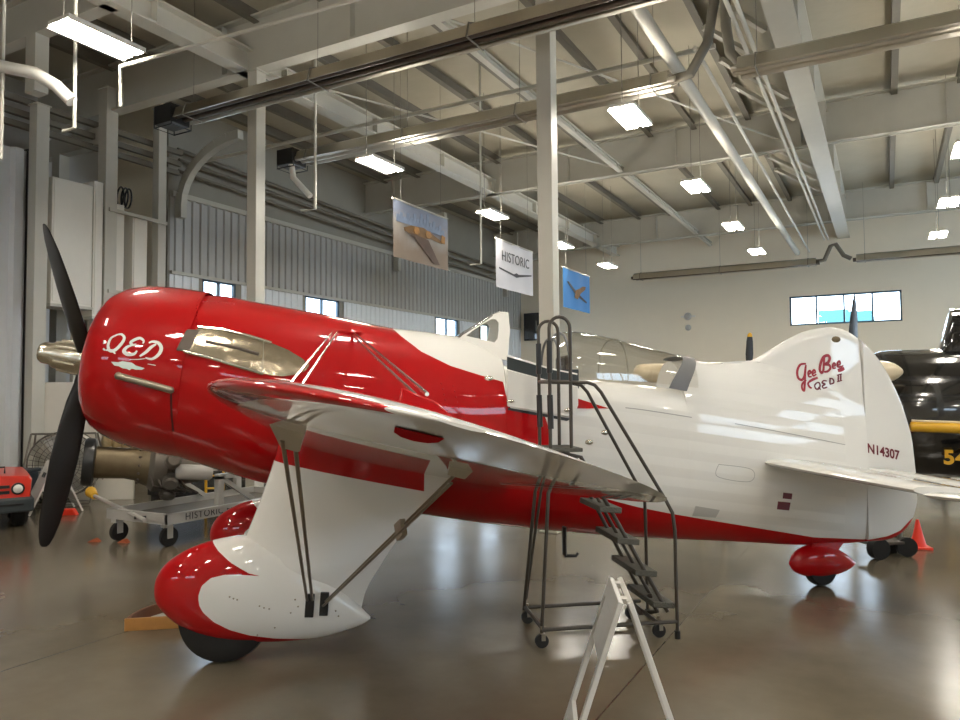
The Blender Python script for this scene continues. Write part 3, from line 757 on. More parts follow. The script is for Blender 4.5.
def on_skin(bvhs, a, z, off, s_from=2.0):
    best = None
    for b in bvhs:
        h = b.ray_cast(Vector(P(a, s_from, z)), Vector((0, 1, 0)))
        if h[0] is not None and (best is None or h[0].y < best[0].y): best = h
    if best is None: return None
    n = best[1]
    if n.y > 0: n = -n
    return best[0] + n * off
SKIN = [FUS, COWL]
def decal(name, polys, bvhs, m, parent, off=0.004, cuts=2):
    """thin paint or sheet areas laid on the skin; polys in (a, z)"""
    bm = bmesh.new()
    for poly in polys:
        vs = [bm.verts.new((a, 0, z)) for a, z in poly]
        try: bm.faces.new(vs)
        except ValueError: pass
    bmesh.ops.triangulate(bm, faces=bm.faces)
    for _ in range(cuts): bmesh.ops.subdivide_edges(bm, edges=bm.edges, cuts=1, use_grid_fill=True)
    bmesh.ops.triangulate(bm, faces=bm.faces)
    dead = []
    for v in bm.verts:
        p = on_skin(bvhs, v.co.x, v.co.z, off)
        if p is None: dead.append(v)
        else: v.co = p
    bmesh.ops.delete(bm, geom=dead, context='VERTS')
    bmesh.ops.remove_doubles(bm, verts=bm.verts, dist=1e-5)
    for f in bm.faces:
        f.normal_update()
        if f.normal.y > 0: f.normal_flip()
    me = bpy.data.meshes.new(name); bm.to_mesh(me); bm.free()
    me.materials.append(m); me.shade_smooth()
    o = bpy.data.objects.new(name, me); COL.objects.link(o); o.parent = parent
    return o
def stroke_polys(pts, w0, w1=None, res=7):
    """brush stroke through points as small quads (Catmull-Rom), thicker in the middle of its run"""
    w1 = w0 if w1 is None else w1
    Pp = [Vector(p) for p in pts]; C = []
    for i in range(len(Pp) - 1):
        p0 = Pp[max(i - 1, 0)]; p1 = Pp[i]; p2 = Pp[i + 1]; p3 = Pp[min(i + 2, len(Pp) - 1)]
        for k in range(res):
            t = k / res
            C.append(0.5 * ((2 * p1) + (p2 - p0) * t + (2 * p0 - 5 * p1 + 4 * p2 - p3) * t * t + (3 * p1 - p0 - 3 * p2 + p3) * t**3))
    C.append(Pp[-1]); n = len(C); E = []
    for i, c in enumerate(C):
        d = (C[min(i + 1, n - 1)] - C[max(i - 1, 0)]); d.normalize()
        w = w0 + (w1 - w0) * math.sin(PI * i / (n - 1))
        q = Vector((-d.y, d.x)) * w / 2
        E.append((c + q, c - q))
    return [[tuple(E[i][0]), tuple(E[i + 1][0]), tuple(E[i + 1][1]), tuple(E[i][1])] for i in range(n - 1)]

# --- nose lettering (white script) and winged emblem
def q1(X, Y):
    x, y = 100 + X / 12, 320 + Y / 12
    return (-0.932 + 0.00716 * (x - 107), 2.232 - 0.0076 * (y - 352))
def strokes(fn, items):
    out = []
    for pts, w0, w1 in items: out += stroke_polys([fn(*p) for p in pts], w0, w1)
    return out
m_letter = mat('white_script_paint', (0.82, 0.80, 0.76), 0.3, coat=0.6)
letters = [('letter_q', [([(200, 172), (120, 215), (90, 300), (115, 365), (185, 360), (260, 280), (285, 215), (250, 172), (200, 172)], 0.012, 0.024), ([(60, 362), (110, 360), (150, 372), (190, 405)], 0.008, 0.018)]),
           ('letter_e', [([(520, 285), (525, 250), (480, 218), (420, 235), (370, 270), (400, 300), (440, 290)], 0.01, 0.022), ([(400, 300), (330, 325), (295, 375), (340, 412), (420, 410), (455, 370)], 0.01, 0.028)]),
           ('letter_d', [([(680, 290), (620, 330), (560, 390), (490, 438)], 0.012, 0.024), ([(590, 275), (640, 260), (710, 280), (745, 345), (715, 420), (640, 470), (560, 455)], 0.01, 0.026)]),
           ('letter_dot', [([(22, 262), (40, 262)], 0.026, 0.028), ([(28, 340), (55, 362)], 0.012, 0.014)])]
for nm, it in letters: decal(nm, strokes(q1, it), SKIN, m_letter, plane, 0.003, 0)
decal('winged_emblem', [[q1(*p) for p in ((140, 500), (230, 508), (280, 495), (330, 520), (400, 515), (450, 550), (555, 580), (520, 600), (440, 596), (400, 585), (370, 603), (330, 585), (285, 580), (240, 556), (180, 545))]], SKIN, mat('pale_mint_emblem', (0.70, 0.80, 0.76), 0.3), plane, 0.003, 2)
decal('pinstripe', strokes(q1, [([(370, 475), (470, 475), (560, 465)], 0.004, 0.006), ([(590, 530), (690, 548)], 0.004, 0.006)]), SKIN, m_letter, plane, 0.003, 0)
# --- cowl fittings
p0 = on_skin(SKIN, -0.83, 2.055, 0.03); p1 = on_skin(SKIN, -0.46, 1.945, 0.02)
b = MB().tube(p0, p1, 0.026, 12); b.sphere(p0, 0.03, 10); b.sphere(p1, 0.028, 10)
b.build('latch_bar', M['rod'], plane)
decal('panel_gap', [[(-0.47, 1.92), (-0.455, 1.92), (-0.47, 1.62), (-0.485, 1.62)]], SKIN, mat('dark_red_gap', (0.07, 0.003, 0.004), 0.5), plane, 0.003, 4)
def rivet_row(pts):
    b = MB()
    for a, z in pts:
        q = on_skin(SKIN, a, z, 0.002)
        if q: b.sphere(q, 0.0075, 6)
    if b.v: b.build('rivet_row', M['red'], plane)
rivet_row([(-0.34 + 0.005 * i, 2.68 - 0.03 * i) for i in range(10)]); rivet_row([(-0.30 + 0.03 * i, 2.66 - 0.002 * i) for i in range(9)])
rivet_row([(1.62 + 0.01 * i, 1.98 - 0.045 * i) for i in range(9)]); rivet_row([(1.72 + 0.01 * i, 1.96 - 0.045 * i) for i in range(9)])
# --- exhaust recess with polished shield
EX = [(-0.37, 2.235), (-0.35, 2.32), (-0.285, 2.425), (-0.1, 2.405), (0.1, 2.355), (0.27, 2.30), (0.40, 2.245), (0.50, 2.185), (0.565, 2.125), (0.53, 2.08), (0.45, 2.05), (0.36, 2.04), (0.22, 2.06), (0.05, 2.11), (-0.15, 2.175)]
decal('exhaust_shield', [EX], SKIN, M['exhaust'], plane, 0.012, 3)
def edge_rail(pts, r, name, m, off):
    b = MB(); b.path([on_skin(SKIN, a, z, off) for a, z in pts], r, 8); b.build(name, m, plane)
edge_rail([(-0.285, 2.425), (-0.1, 2.405), (0.1, 2.355), (0.27, 2.30)], 0.014, 'shield_edge', M['chrome'], 0.012)
edge_rail([(-0.37, 2.235), (-0.15, 2.175), (0.05, 2.11), (0.22, 2.06)], 0.014, 'shield_edge', M['chrome'], 0.012)
edge_rail([(-0.22, 2.31), (0.0, 2.265), (0.18, 2.21)], 0.014, 'shield_crease', M['tube_dark'], 0.012)
edge_rail([(0.21, 2.31), (0.215, 2.2), (0.20, 2.07)], 0.008, 'shield_seam', M['chrome'], 0.012)
c = [on_skin(SKIN, a, z, 0.02) for a, z in ((-0.43, 2.24), (-0.37, 2.40), (-0.27, 2.40), (-0.33, 2.23))]
b = MB().prism(c, (0, 0.06, 0)); b.build('exhaust_outlet', M['tube_dark'], plane, ang=0, bevel=0.01)

# --- propeller
HUB = Vector(P(-1.29, 0, 2.205))
b = MB().lathe([(-0.37, 0.055), (-0.365, 0.075), (-0.34, 0.09), (-0.26, 0.095), (-0.25, 0.115), (-0.06, 0.13), (-0.03, 0.15), (0.04, 0.16), (0.06, 0.12), (0.2, 0.11)], HUB, AX, 28)
b.build('propeller_hub', M['nickel'], plane, ang=35)
b = MB()
for i in range(6):
    an = 2 * PI * i / 6; up = AX.cross(Vector((0, 1, 0)))
    d = up * math.cos(an) + Vector((0, 1, 0)) * math.sin(an)
    b.tube(HUB + AX * -0.22 + d * 0.118, HUB + AX * -0.05 + d * 0.128, 0.016, 8)
b.build('hub_bolts', M['nickel'], plane)
UPV = Vector((math.sin(TAU), 0, math.cos(TAU))); NEAR = Vector((0, -1, 0))
def blade(phi, Rr=1.55):
    d = UPV * math.cos(phi) + NEAR * math.sin(phi)
    tdir = -UPV * math.sin(phi) + NEAR * math.cos(phi)
    TB = [(0.10, 0.115, 0.10, 80), (0.2, 0.12, 0.085, 62), (0.35, 0.165, 0.055, 48), (0.55, 0.19, 0.035, 38), (0.8, 0.205, 0.026, 33), (1.05, 0.19, 0.02, 30), (1.28, 0.155, 0.013, 28), (1.39, 0.115, 0.009, 25), (1.445, 0.075, 0.007, 26), (1.465, 0.035, 0.006, 25)]
    rings = []
    for r, c_, th, tw in TB:
        w = tdir * math.cos(R(tw + 29)) + AX * math.sin(R(tw + 29)); n = d.cross(w)
        rings.append([HUB + d * r * Rr / 1.47 + w * math.cos(2 * PI * j / 20) * c_ / 2 + n * math.sin(2 * PI * j / 20) * th / 2 for j in range(20)])
    MB().loft(rings).build('propeller_blade', M['blade'], plane, ang=50)
for ph in (56, 176, 296): blade(R(ph))

# --- wings
def dihed(s): return 1.609 + 0.1017 * (s - 0.65)
def wing_geo(s):
    u = max(0.0, (s - 3.559) / (4.974 - 3.559)); k = 1 - math.sqrt(max(0, 1 - min(u, 0.9998) ** 2))
    return 0.381 - 0.0024 * (s - 0.6) + 0.903 * k, 2.178 - 0.02 * (s - 0.5) - 1.08 * k
def naca(x, t, m=0.0153, p=0.4):
    yt = 5 * t * (0.2969 * math.sqrt(x) - 0.126 * x - 0.3516 * x**2 + 0.2843 * x**3 - 0.1036 * x**4)
    yc = m / p**2 * (2 * p * x - x * x) if x < p else m / (1 - p)**2 * (1 - 2 * p + 2 * p * x - x * x)
    return yc, yt
SLOPE = 0.27
def make_wing(sg):
    st = [0.45, 0.6, 0.8, 1.1, 1.5, 2.0, 2.5, 3.0, 3.3, 3.6, 3.9, 4.1, 4.3, 4.45, 4.58, 4.69, 4.78, 4.85, 4.90, 4.94, 4.96, 4.971]
    nu1, nu2 = 7, 16
    rings = []
    for s in st:
        le, te = wing_geo(s); c = te - le
        red = 0.10 if s < 4.2 else max(0.012, 0.10 - 0.105 * (s - 4.2))
        fr = min(0.45, red / max(c, 0.02)) if s > 0.9 else min(0.45, (0.115 + (0.9 - s) * 0.6) / c)
        xs1 = [fr * (1 - math.cos(PI / 2 * i / nu1)) for i in range(nu1 + 1)]
        xs2 = [fr + (1 - fr) * i / nu2 for i in range(1, nu2 + 1)]
        tk = 0.1293 - 0.0629 * min(1, max(0, (s - 0.6) / 4.374))
        up, lo = [], []
        for x in xs1 + xs2:
            yc, yt = naca(x, tk)
            up.append((x, yc + yt)); lo.append((x, yc - yt))
        pts = up[::-1] + lo[1:]
        rings.append([P(le + x * c, sg * s, dihed(s) - SLOPE * (le + x * c - 0.335) + y * c) for x, y in pts])
    n = len(rings[0]); mid = nu1 + nu2
    def ks(i, j):
        jj = (j + 0.5) - mid
        return 1 if (abs(jj) < nu1 and st[i] < 4.9) else 0
    b = MB(); b.loft(rings, ks=ks)
    WB = b.bvh()
    o = b.build('wing', [M['white'], M['red']], plane, ang=50)
    return o, WB
wing_o, WB = make_wing(1)
wing_far, WB2 = make_wing(-1)
def under(a, s, sg=1):
    w = WB if sg > 0 else WB2
    h = w.ray_cast(Vector(P(a, sg * s, 0.6)), Vector((0, 0, 1))); return h[0]
def over(a, s, sg=1):
    w = WB if sg > 0 else WB2
    h = w.ray_cast(Vector(P(a, sg * s, 3.5)), Vector((0, 0, -1))); return h[0]
# aileron gap, lower red marking
def wing_patch(name, poly, m, cuts=3, off=0.004, parent=None):
    bm = bmesh.new(); bm.faces.new([bm.verts.new((a, -s, 0)) for a, s in poly])
    bmesh.ops.triangulate(bm, faces=bm.faces)
    for _ in range(cuts): bmesh.ops.subdivide_edges(bm, edges=bm.edges, cuts=1, use_grid_fill=True)
    for v in bm.verts:
        h = WB.ray_cast(Vector((v.co.x, v.co.y, 0.6)), Vector((0, 0, 1)))
        if h[0]: v.co = h[0] - Vector((0, 0, off))
    me = bpy.data.meshes.new(name); bm.to_mesh(me); bm.free(); me.materials.append(m); me.shade_smooth()
    o = bpy.data.objects.new(name, me); COL.objects.link(o); o.parent = parent or wing_o
    return o
wing_patch('red_marking', [(1.02, 4.70), (1.025, 4.56), (1.05, 4.46), (1.09, 4.42), (1.13, 4.46), (1.15, 4.56), (1.15, 4.70)], M['marking_red'])
wing_patch('aileron_gap', [(1.78, 2.2), (1.795, 2.2), (1.795, 4.1), (1.78, 4.1)], M['engine_grey'], 4)

# --- landing gear
def pant_mask(N, L, sep):
    fu = curve_node(N, L, sep[0], [(-0.6, 1), (-0.12, 1), (-0.10, 0.87), (-0.032, 0.80), (0.06, 0.725), (0.185, 0.65), (0.26, 0.628), (0.3, 0.0), (1.5, 0.0)], -0.6, 1.5)
    g1 = curve_node(N, L, sep[0], [(-0.6, 0.0), (-0.16, 0.0), (-0.155, 0.50), (-0.13, 0.58), (-0.07, 0.63), (0.02, 0.648), (0.117, 0.645), (0.26, 0.628), (0.30, 1.0), (1.5, 1.0)], -0.6, 1.5)
    g2 = curve_node(N, L, sep[0], [(-0.6, 1.0), (-0.16, 1.0), (-0.155, 0.47), (-0.12, 0.40), (-0.049, 0.327), (0.06, 0.26), (0.188, 0.209), (0.35, 0.17), (0.5, 0.148), (0.8, 0.12), (1.2, 0.1)], -0.6, 1.5)
    z = sep[2]
    inside = math_node(N, L, 'MULTIPLY', math_node(N, L, 'LESS_THAN', z, g1), math_node(N, L, 'GREATER_THAN', z, g2))
    below = math_node(N, L, 'MAXIMUM', math_node(N, L, 'LESS_THAN', z, fu), math_node(N, L, 'LESS_THAN', z, g2))
    r = math_node(N, L, 'MULTIPLY', below, math_node(N, L, 'SUBTRACT', 1.0, inside))
    # red collar at the top of the leg, under the wing
    a = math_node(N, L, 'MULTIPLY', sep[0], -0.235)
    lim = math_node(N, L, 'ADD', a, 1.50)
    col = math_node(N, L, 'MULTIPLY', math_node(N, L, 'GREATER_THAN', z, lim), math_node(N, L, 'LESS_THAN', sep[0], 1.43))
    return math_node(N, L, 'MAXIMUM', r, col)
M['pant'] = two_tone('red_white_wheel_pant_paint', pant_mask)
PT = [(-0.485, 0.55, 0.50, 0.01), (-0.47, 0.615, 0.44, 0.055), (-0.42, 0.695, 0.37, 0.10), (-0.33, 0.765, 0.285, 0.145), (-0.2, 0.828, 0.21, 0.18), (0.0, 0.875, 0.15, 0.20), (0.2, 0.885, 0.125, 0.20), (0.45, 0.82, 0.115, 0.18),
      (0.7, 0.62, 0.132, 0.14), (0.88, 0.42, 0.172, 0.085), (0.98, 0.305, 0.205, 0.04), (1.03, 0.252, 0.235, 0.006)]
# leg section by height: leading edge, trailing edge, half thickness
LT = [(0.30, 0.02, 0.96, 0.085), (0.45, 0.06, 1.0, 0.09), (0.60, 0.09, 1.09, 0.095), (0.75, 0.125, 1.19, 0.10), (0.9, 0.165, 1.31, 0.105), (1.05, 0.215, 1.44, 0.11), (1.2, 0.265, 1.60, 0.12), (1.35, 0.315, 1.74, 0.14), (1.48, 0.35, 1.84, 0.17), (1.60, 0.37, 1.9, 0.2)]
def make_gear(sg):
    g = MB()
    T = PT
    rings = []
    n = 30
    for i in range(n + 1):
        a = T[0][0] + (T[-1][0] - T[0][0]) * (1 - math.cos(PI * i / n)) / 2
        zt, zb, w = smooth_tab(T, a)
        rings.append([(q[0], q[1] - sg * 1.02, q[2]) for q in sec(a, zt, (zt * 0.45 + zb * 0.55), zb, max(w, 0.004), 2.0, 2.2, 32)])
    g.loft(rings)
    PB = g.bvh()
    g2 = MB(); rings = []
    for i in range(22):
        z = LT[0][0] + (LT[-1][0] - LT[0][0]) * i / 21
        le, te, th = smooth_tab(LT, z); c = te - le
        flare = 0.11 / (1 + (max(0, z - 0.62) / 0.13) ** 2)
        pts = []
        for k in range(36):
            x = 0.5 - 0.5 * math.cos(2 * PI * k / 36)
            yt = naca(x, 1.0)[1]
            y = (th + flare * 0.5) * yt / 0.5
            x_ = le + x * c - flare * 1.0 * (1 - x) ** 3
            pts.append(P(x_, sg * 1.02 + (y if k <= 18 else -y), z))
        rings.append(pts)
    g2.loft(rings)
    leg = g2.build('gear_leg_fairing', M['pant'], plane, ang=50)
    pant = g.build('wheel_pant', M['pant'], plane, ang=50)
    b = MB().lathe([(-0.1, 0.19), (-0.1, 0.26), (-0.075, 0.305), (-0.03, 0.32), (0.03, 0.32), (0.075, 0.305), (0.1, 0.26), (0.1, 0.19)], P(0.0, sg * 1.02, 0.32), (0, 1, 0), 40)
    b.build('tyre', M['rubber'], pant)
    for a, lab in ((0.60, 0), (0.70, 1)):
        h = PB.ray_cast(Vector(P(a, sg * 2.2, 0.40)), Vector((0, sg, 0)))
        c_ = h[0] if h[0] else Vector(P(a, sg * 1.15, 0.4))
        MB().box(c_, (0.062, 0.03, 0.165), rot=Matrix.Rotation(R(4), 3, 'Y')).build('strut_slot', M['black'], pant, ang=0, bevel=0.006)
    b = MB()
    for a, z in ((0.06, 0.50), (0.085, 0.487), (0.11, 0.478), (0.26, 0.425), (0.29, 0.41), (0.325, 0.4), (0.5, 0.45), (0.52, 0.40), (0.47, 0.36), (0.36, 0.26), (0.24, 0.21), (0.78, 0.34), (0.8, 0.30)):
        h = PB.ray_cast(Vector(P(a, sg * 2.2, z)), Vector((0, sg, 0)))
        if h[0]: b.sphere(h[0], 0.007, 6)
    b.build('fasteners', M['rod'], pant)
    return PB
PB1 = make_gear(1)
make_gear(-1)
def rods(sg):
    for (a0, z0, a1) in ((0.60, 0.42, 0.625), (0.70, 0.40, 1.40)):
        top = under(a1, 3.3, sg); foot = Vector(P(a0, sg * 1.16, z0))
        d = (top - foot); e = Vector((1, 0, 0)) * 0.022 if a1 < 1 else Vector((0.012, 0, 0.02))
        for k in (-1, 1):
            b = MB(); b.path([foot + e * k * 0.8, top - d * 0.04 + e * k * 1.2], 0.0105, 8, flat=0.7)
            b.build('bracing_rod', M['rod'], plane)
        ax = Vector((1, 0, -SLOPE)).normalized()
        tp = top + Vector((0, 0, 0.02)); bt = top - d * (0.075 if a1 < 1 else 0.035); fwid = 0.085 if a1 < 1 else 0.06
        sd = Vector((0, 0.02, 0))
        b = MB(); b.loft([[tp - ax * fwid - sd, tp + ax * fwid - sd, tp + ax * fwid + sd, tp - ax * fwid + sd], [bt - ax * 0.04 - sd, bt + ax * 0.045 - sd, bt + ax * 0.045 + sd, bt - ax * 0.04 + sd]])
        b.build('strut_fitting', M['fitting'], plane, ang=0, bevel=0.005)
        if a1 > 1:
            mp = foot + d * 0.66
            MB().bar(mp - d.normalized() * 0.05, mp + d.normalized() * 0.05, 0.03, 0.09).build('rod_clamp', M['rod'], plane, ang=0)
    # wires above the wing
    f1 = Vector(P(0.76, sg * 0.40, 2.425)); f2 = Vector(P(0.90, sg * 0.42, 2.40))
    t1 = over(0.62, 3.3, sg); t2 = over(1.16, 4.0, sg) + Vector((0, 0, 0.035))
    for k in (-1, 1):
        MB().tube(f1 + Vector((0.02 * k, 0, 0)), t1 + Vector((0.03 * k, 0, 0)), 0.009, 8).build('bracing_wire', M['chrome'], plane)
        MB().tube(f2 + Vector((0.008 * k, 0, 0.008 * k)), t2 + Vector((0.012 * k, 0, 0.04 + 0.01 * k)), 0.008, 8).build('bracing_wire', M['chrome'], plane)
    b = MB(); b.loft([[Vector(p) for p in ((t2.x - 0.10, t2.y - sg * 0.03, t2.z - 0.05), (t2.x - 0.10, t2.y + sg * 0.03, t2.z - 0.05), (t2.x + 0.13, t2.y + sg * 0.012, t2.z - 0.06), (t2.x + 0.13, t2.y - sg * 0.012, t2.z - 0.06))],
                      [Vector(p) for p in ((t2.x - 0.08, t2.y - sg * 0.012, t2.z + 0.075), (t2.x - 0.08, t2.y + sg * 0.012, t2.z + 0.075), (t2.x + 0.05, t2.y + sg * 0.008, t2.z + 0.02), (t2.x + 0.05, t2.y - sg * 0.008, t2.z + 0.02))]])
    b.build('wire_fairing', M['red'], plane, ang=30, bevel=0.006)
    MB().sphere((0.84, -sg * 0.42, 2.41), 0.045, 12, sc=(3.2, 0.8, 0.55)).build('wire_anchor', M['red'], plane)
rods(1); rods(-1)

# --- windscreen, cockpit, door
def windscreen():
    out = [(1.80, 2.36), (1.86, 2.415), (2.00, 2.50), (2.13, 2.585), (2.20, 2.612), (2.262, 2.606), (2.262, 2.45), (2.235, 2.30), (2.215, 2.18), (2.0, 2.22), (1.80, 2.28)]
    hole = [(1.885, 2.405), (1.93, 2.44), (2.05, 2.52), (2.11, 2.552), (2.15, 2.55), (2.172, 2.52), (2.165, 2.45), (2.150, 2.375), (2.12, 2.34), (2.0, 2.375), (1.92, 2.395)]
    def sx(z, sg, a=2.26): return sg * max(0.06, 0.40 - 0.42 * (z - 2.2) - 0.30 * (2.262 - a))
    for sg in (1, -1):
        b = MB(); n = len(out)
        V = []
        for dd in (0, 0.018):
            V += [P(a, sx(z, sg, a) - sg * dd, z) for a, z in out] + [P(a, sx(z, sg, a) - sg * dd, z) for a, z in hole]
        F = []
        for i in range(n):
            j = (i + 1) % n
            F += [(i, j, n + j, n + i), (2 * n + i, 3 * n + i, 3 * n + j, 2 * n + j), (i, 2 * n + i, 2 * n + j, j), (n + i, n + j, 3 * n + j, 3 * n + i)]
        b.add(V, F).build('windscreen_side', M['white'], plane, ang=35)
        MB().prism([P(a, sx(z, sg, a) - sg * 0.008, z) for a, z in hole], (0, sg * 0.003, 0)).build('windscreen_pane', M['canopy_glass'], plane, ang=0)
    top = [(1.80, 2.36), (1.86, 2.415), (2.00, 2.50), (2.13, 2.585), (2.20, 2.612), (2.262, 2.606)]
    b = MB(); rings = []
    for a, z in top:
        w = sx(z, 1, a)
        rings.append([P(a, w * math.cos(PI * k / 8), z - 0.004 + 0.03 * math.sin(PI * k / 8)) for k in range(9)] + [P(a, w * math.cos(PI * k / 8), z - 0.022 + 0.03 * math.sin(PI * k / 8)) for k in range(8, -1, -1)])
    b.loft(rings[3:]).build('windscreen_bow', M['white'], plane, ang=35)
    MB().loft(rings[:4]).build('windscreen_glass', M['canopy_glass'], plane, ang=35)
windscreen()
# cockpit opening: dark tub and sill rails
MB().bx((2.19, -0.43, 1.7), (2.84, 0.43, 2.098)).build('cockpit_tub', M['darkgreen'], plane, ang=0)
for sg in (1, -1):
    b = MB()
    pa = [(2.18, 2.212), (2.55, 2.10), (2.80, 2.05)]; pb = [(2.80, 1.95), (2.55, 2.0), (2.18, 2.10)]
    poly = [P(a, sg * 0.555 - sg * (a - 2.18) * 0.06, z) for a, z in pa + pb]
    b.prism(poly, (0, sg * 0.02, 0)).build('cockpit_sill', M['darkgreen'], plane, ang=0, bevel=0.004)
    MB().path([P(2.18, sg * 0.545, 2.208), P(2.55, sg * 0.522, 2.10), P(2.80, sg * 0.505, 2.05)], 0.012, 8).build('sill_trim', M['white'], plane)
dp = [(2.175, 2.095), (2.175, 1.785), (2.45, 1.735), (2.70, 1.69), (2.77, 1.72), (2.80, 1.79), (2.80, 1.95), (2.55, 2.0)]
b = MB().prism([P(a, 0.578 - (a - 2.18) * 0.06, z) for a, z in dp], (0, 0.022, 0))
b.build('cockpit_door', M['white'], plane, ang=30, bevel=0.008)
for a, z in ((2.2, 1.83), (2.70, 1.75)):
    MB().sphere(P(a, 0.585 - (a - 2.18) * 0.06, z), 0.022, 10, sc=(1.6, 0.5, 0.7)).build('door_hinge', M['chrome'], plane)
decal('painted_door_shadow', [[(2.18, 1.775), (2.18, 1.755), (2.70, 1.655), (2.74, 1.675)]], [FUS], M['black'], plane, 0.004, 3)  # cast shadow below the door edge, painted on the skin as a dark strip
decal('red_spear', [[(2.76, 1.86), (2.76, 1.76), (3.10, 1.755)]], [FUS], M['red'], plane, 0.004, 3)
for a, z in ((2.03, 2.02), (2.87, 1.96), (3.05, 1.55), (2.9, 1.47)):
    q = on_skin([FUS], a, z, 0.004); MB().sphere(q, 0.026, 12, sc=(1.5, 0.5, 0.9)).build('skin_fitting', M['chrome'], plane)
# canopy
CT = [(2.70, 2.40, 2.03, 0.34), (2.80, 2.455, 2.03, 0.38), (2.92, 2.462, 2.025, 0.40), (3.15, 2.425, 2.005, 0.41), (3.45, 2.355, 1.985, 0.40), (3.78, 2.275, 1.95, 0.385), (3.98, 2.225, 1.93, 0.37)]
def arch(a, zt, zb, w, n=20, ins=0.0):
    return [P(a, (w - ins) * math.copysign(abs(math.cos(PI * k / n)) ** 0.8, math.cos(PI * k / n)), zb + (zt - ins - zb) * math.sin(PI * k / n) ** 0.8) for k in range(n + 1)]
V1 = []
rg = []
for i in range(13):
    a = CT[0][0] + (CT[-1][0] - CT[0][0]) * i / 12
    q = smooth_tab(CT, a)
    rg.append(arch(a, *q))
MB().loft(rg, cap=False, closed=False).build('bubble_canopy', M['canopy_glass'], plane, ang=60, recalc=False)
for a, nm in ((2.70, 'canopy_hoop'), (2.78, 'canopy_hoop'), (3.30, 'canopy_joint')):
    q = smooth_tab(CT, a)
    MB().path(arch(a, *q), 0.012 if nm == 'canopy_hoop' else 0.007, 8).build(nm, M['grey_panel'] if nm == 'canopy_hoop' else M['canopy_glass'], plane)
def slant(ab, at, zt, zb, w, ins=0.0):
    n = 20; m = 13
    return [P(ab + (at - ab) * math.sin(PI * k / n), (w - ins) * math.copysign(abs(math.cos(PI * k / n)) ** 0.8, math.cos(PI * k / n)), zb + (zt - ins - zb) * math.sin(PI * k / n) ** 0.8) for k in range(m + 1)]
MB().loft([slant(3.68, 3.93, 2.245, 1.93, 0.415) + slant(3.68, 3.93, 2.245, 1.93, 0.415, 0.012)[::-1], slant(3.85, 4.05, 2.222, 1.90, 0.408) + slant(3.85, 4.05, 2.222, 1.90, 0.408, 0.012)[::-1]]).build('canopy_fairing', M['grey_panel'], plane, ang=40)
MB().box(P(2.83, 0, 2.12), (0.07, 0.36, 0.24)).build('seat_back', M['tube_dark'], plane, ang=0, bevel=0.03)

# --- tail: fin blended into the turtle deck, rudder, stabilisers
rings = []
for i in range(27):
    a = 4.36 + (5.865 - 4.36) * i / 26
    zs = split(a); zt = max(fin_top(a), zs + 0.012)
    L_ = [P(a, tail_w(a, z), z) for z in [zs + (zt - zs) * math.sin(PI / 2 * k / 22) for k in range(23)]]
    rings.append(L_ + [(q[0], -q[1], q[2]) for q in L_[::-1]])
fn = MB().loft(rings)
FIN = fn.bvh(); fn.build('vertical_fin', M['white'], plane, ang=50)
def rud_bot(a): return smooth_tab([(5.86, 0.405), (6.05, 0.405), (6.20, 0.43), (6.31, 0.49), (6.39, 0.57), (6.44, 0.66), (6.472, 0.76)], a)[0]
rings = []
for i in range(22):
    a = 5.875 + (6.472 - 5.875) * (1 - (1 - i / 21) ** 1.8)
    zt, zb = fin_top(a), rud_bot(a); ring = []
    L_, R_ = [], []
    for k in range(25):
        z = zb + (zt - zb) * (1 - math.cos(PI * k / 24)) / 2
        th = 0.068 * max(0.08, (6.5 - a) / 0.62) * math.sqrt(max(0, min(1, (zt - z) / 0.07, (z - zb) / 0.05)))
        L_.append(P(a, th, z)); R_.append(P(a, -th, z))
    rings.append(L_ + R_[::-1])
rd = MB().loft(rings); RUD = rd.bvh(); rudder = rd.build('rudder', M['fuselage'], plane, ang=50)
TAIL = [FIN, RUD, FUS]
def make_tail(sg):
    def ring(s, le, te, z0, th):
        c = te - le; out = []
        for k in range(28):
            x = 0.5 + 0.5 * math.cos(2 * PI * k / 28); yt = naca(x, th)[1] * c
            a = le + x * c
            out.append(P(a, sg * s, z0 - 0.095 * (a - 4.67) + (yt if k <= 14 else -yt)))
        return out
    T = [(0.05, 4.64, 5.84, 1.235), (0.3, 4.65, 5.84, 1.235), (1.0, 4.70, 5.80, 1.222), (1.6, 4.76, 5.74, 1.21), (1.93, 4.80, 5.70, 1.205), (1.95, 4.815, 5.69, 1.205)]
    MB().loft([ring(s, le, te, z, 0.085) for s, le, te, z in T]).build('horizontal_stabiliser', M['white'], plane, ang=50)
    E_ = [(0.1, 5.86, 6.36, 1.235, .1), (0.8, 5.83, 6.36, 1.225, .1), (1.5, 5.77, 6.30, 1.212, .1), (1.93, 5.72, 6.22, 1.205, .1), (1.965, 4.88, 6.21, 1.175, .05), (2.12, 4.90, 6.12, 1.18, .045), (2.25, 4.98, 5.95, 1.185, .04), (2.32, 5.15, 5.75, 1.19, .03)]
    MB().loft([ring(s, le, te, z, th) for s, le, te, z, th in E_]).build('elevator', M['white'], plane, ang=50)
make_tail(1); make_tail(-1)
def q2(X, Y):
    x, y = 785 + X / 8, 340 + Y / 8
    return (5.159 + 0.0108 * (x - 797), 2.098 - 0.0099 * (y - 370))
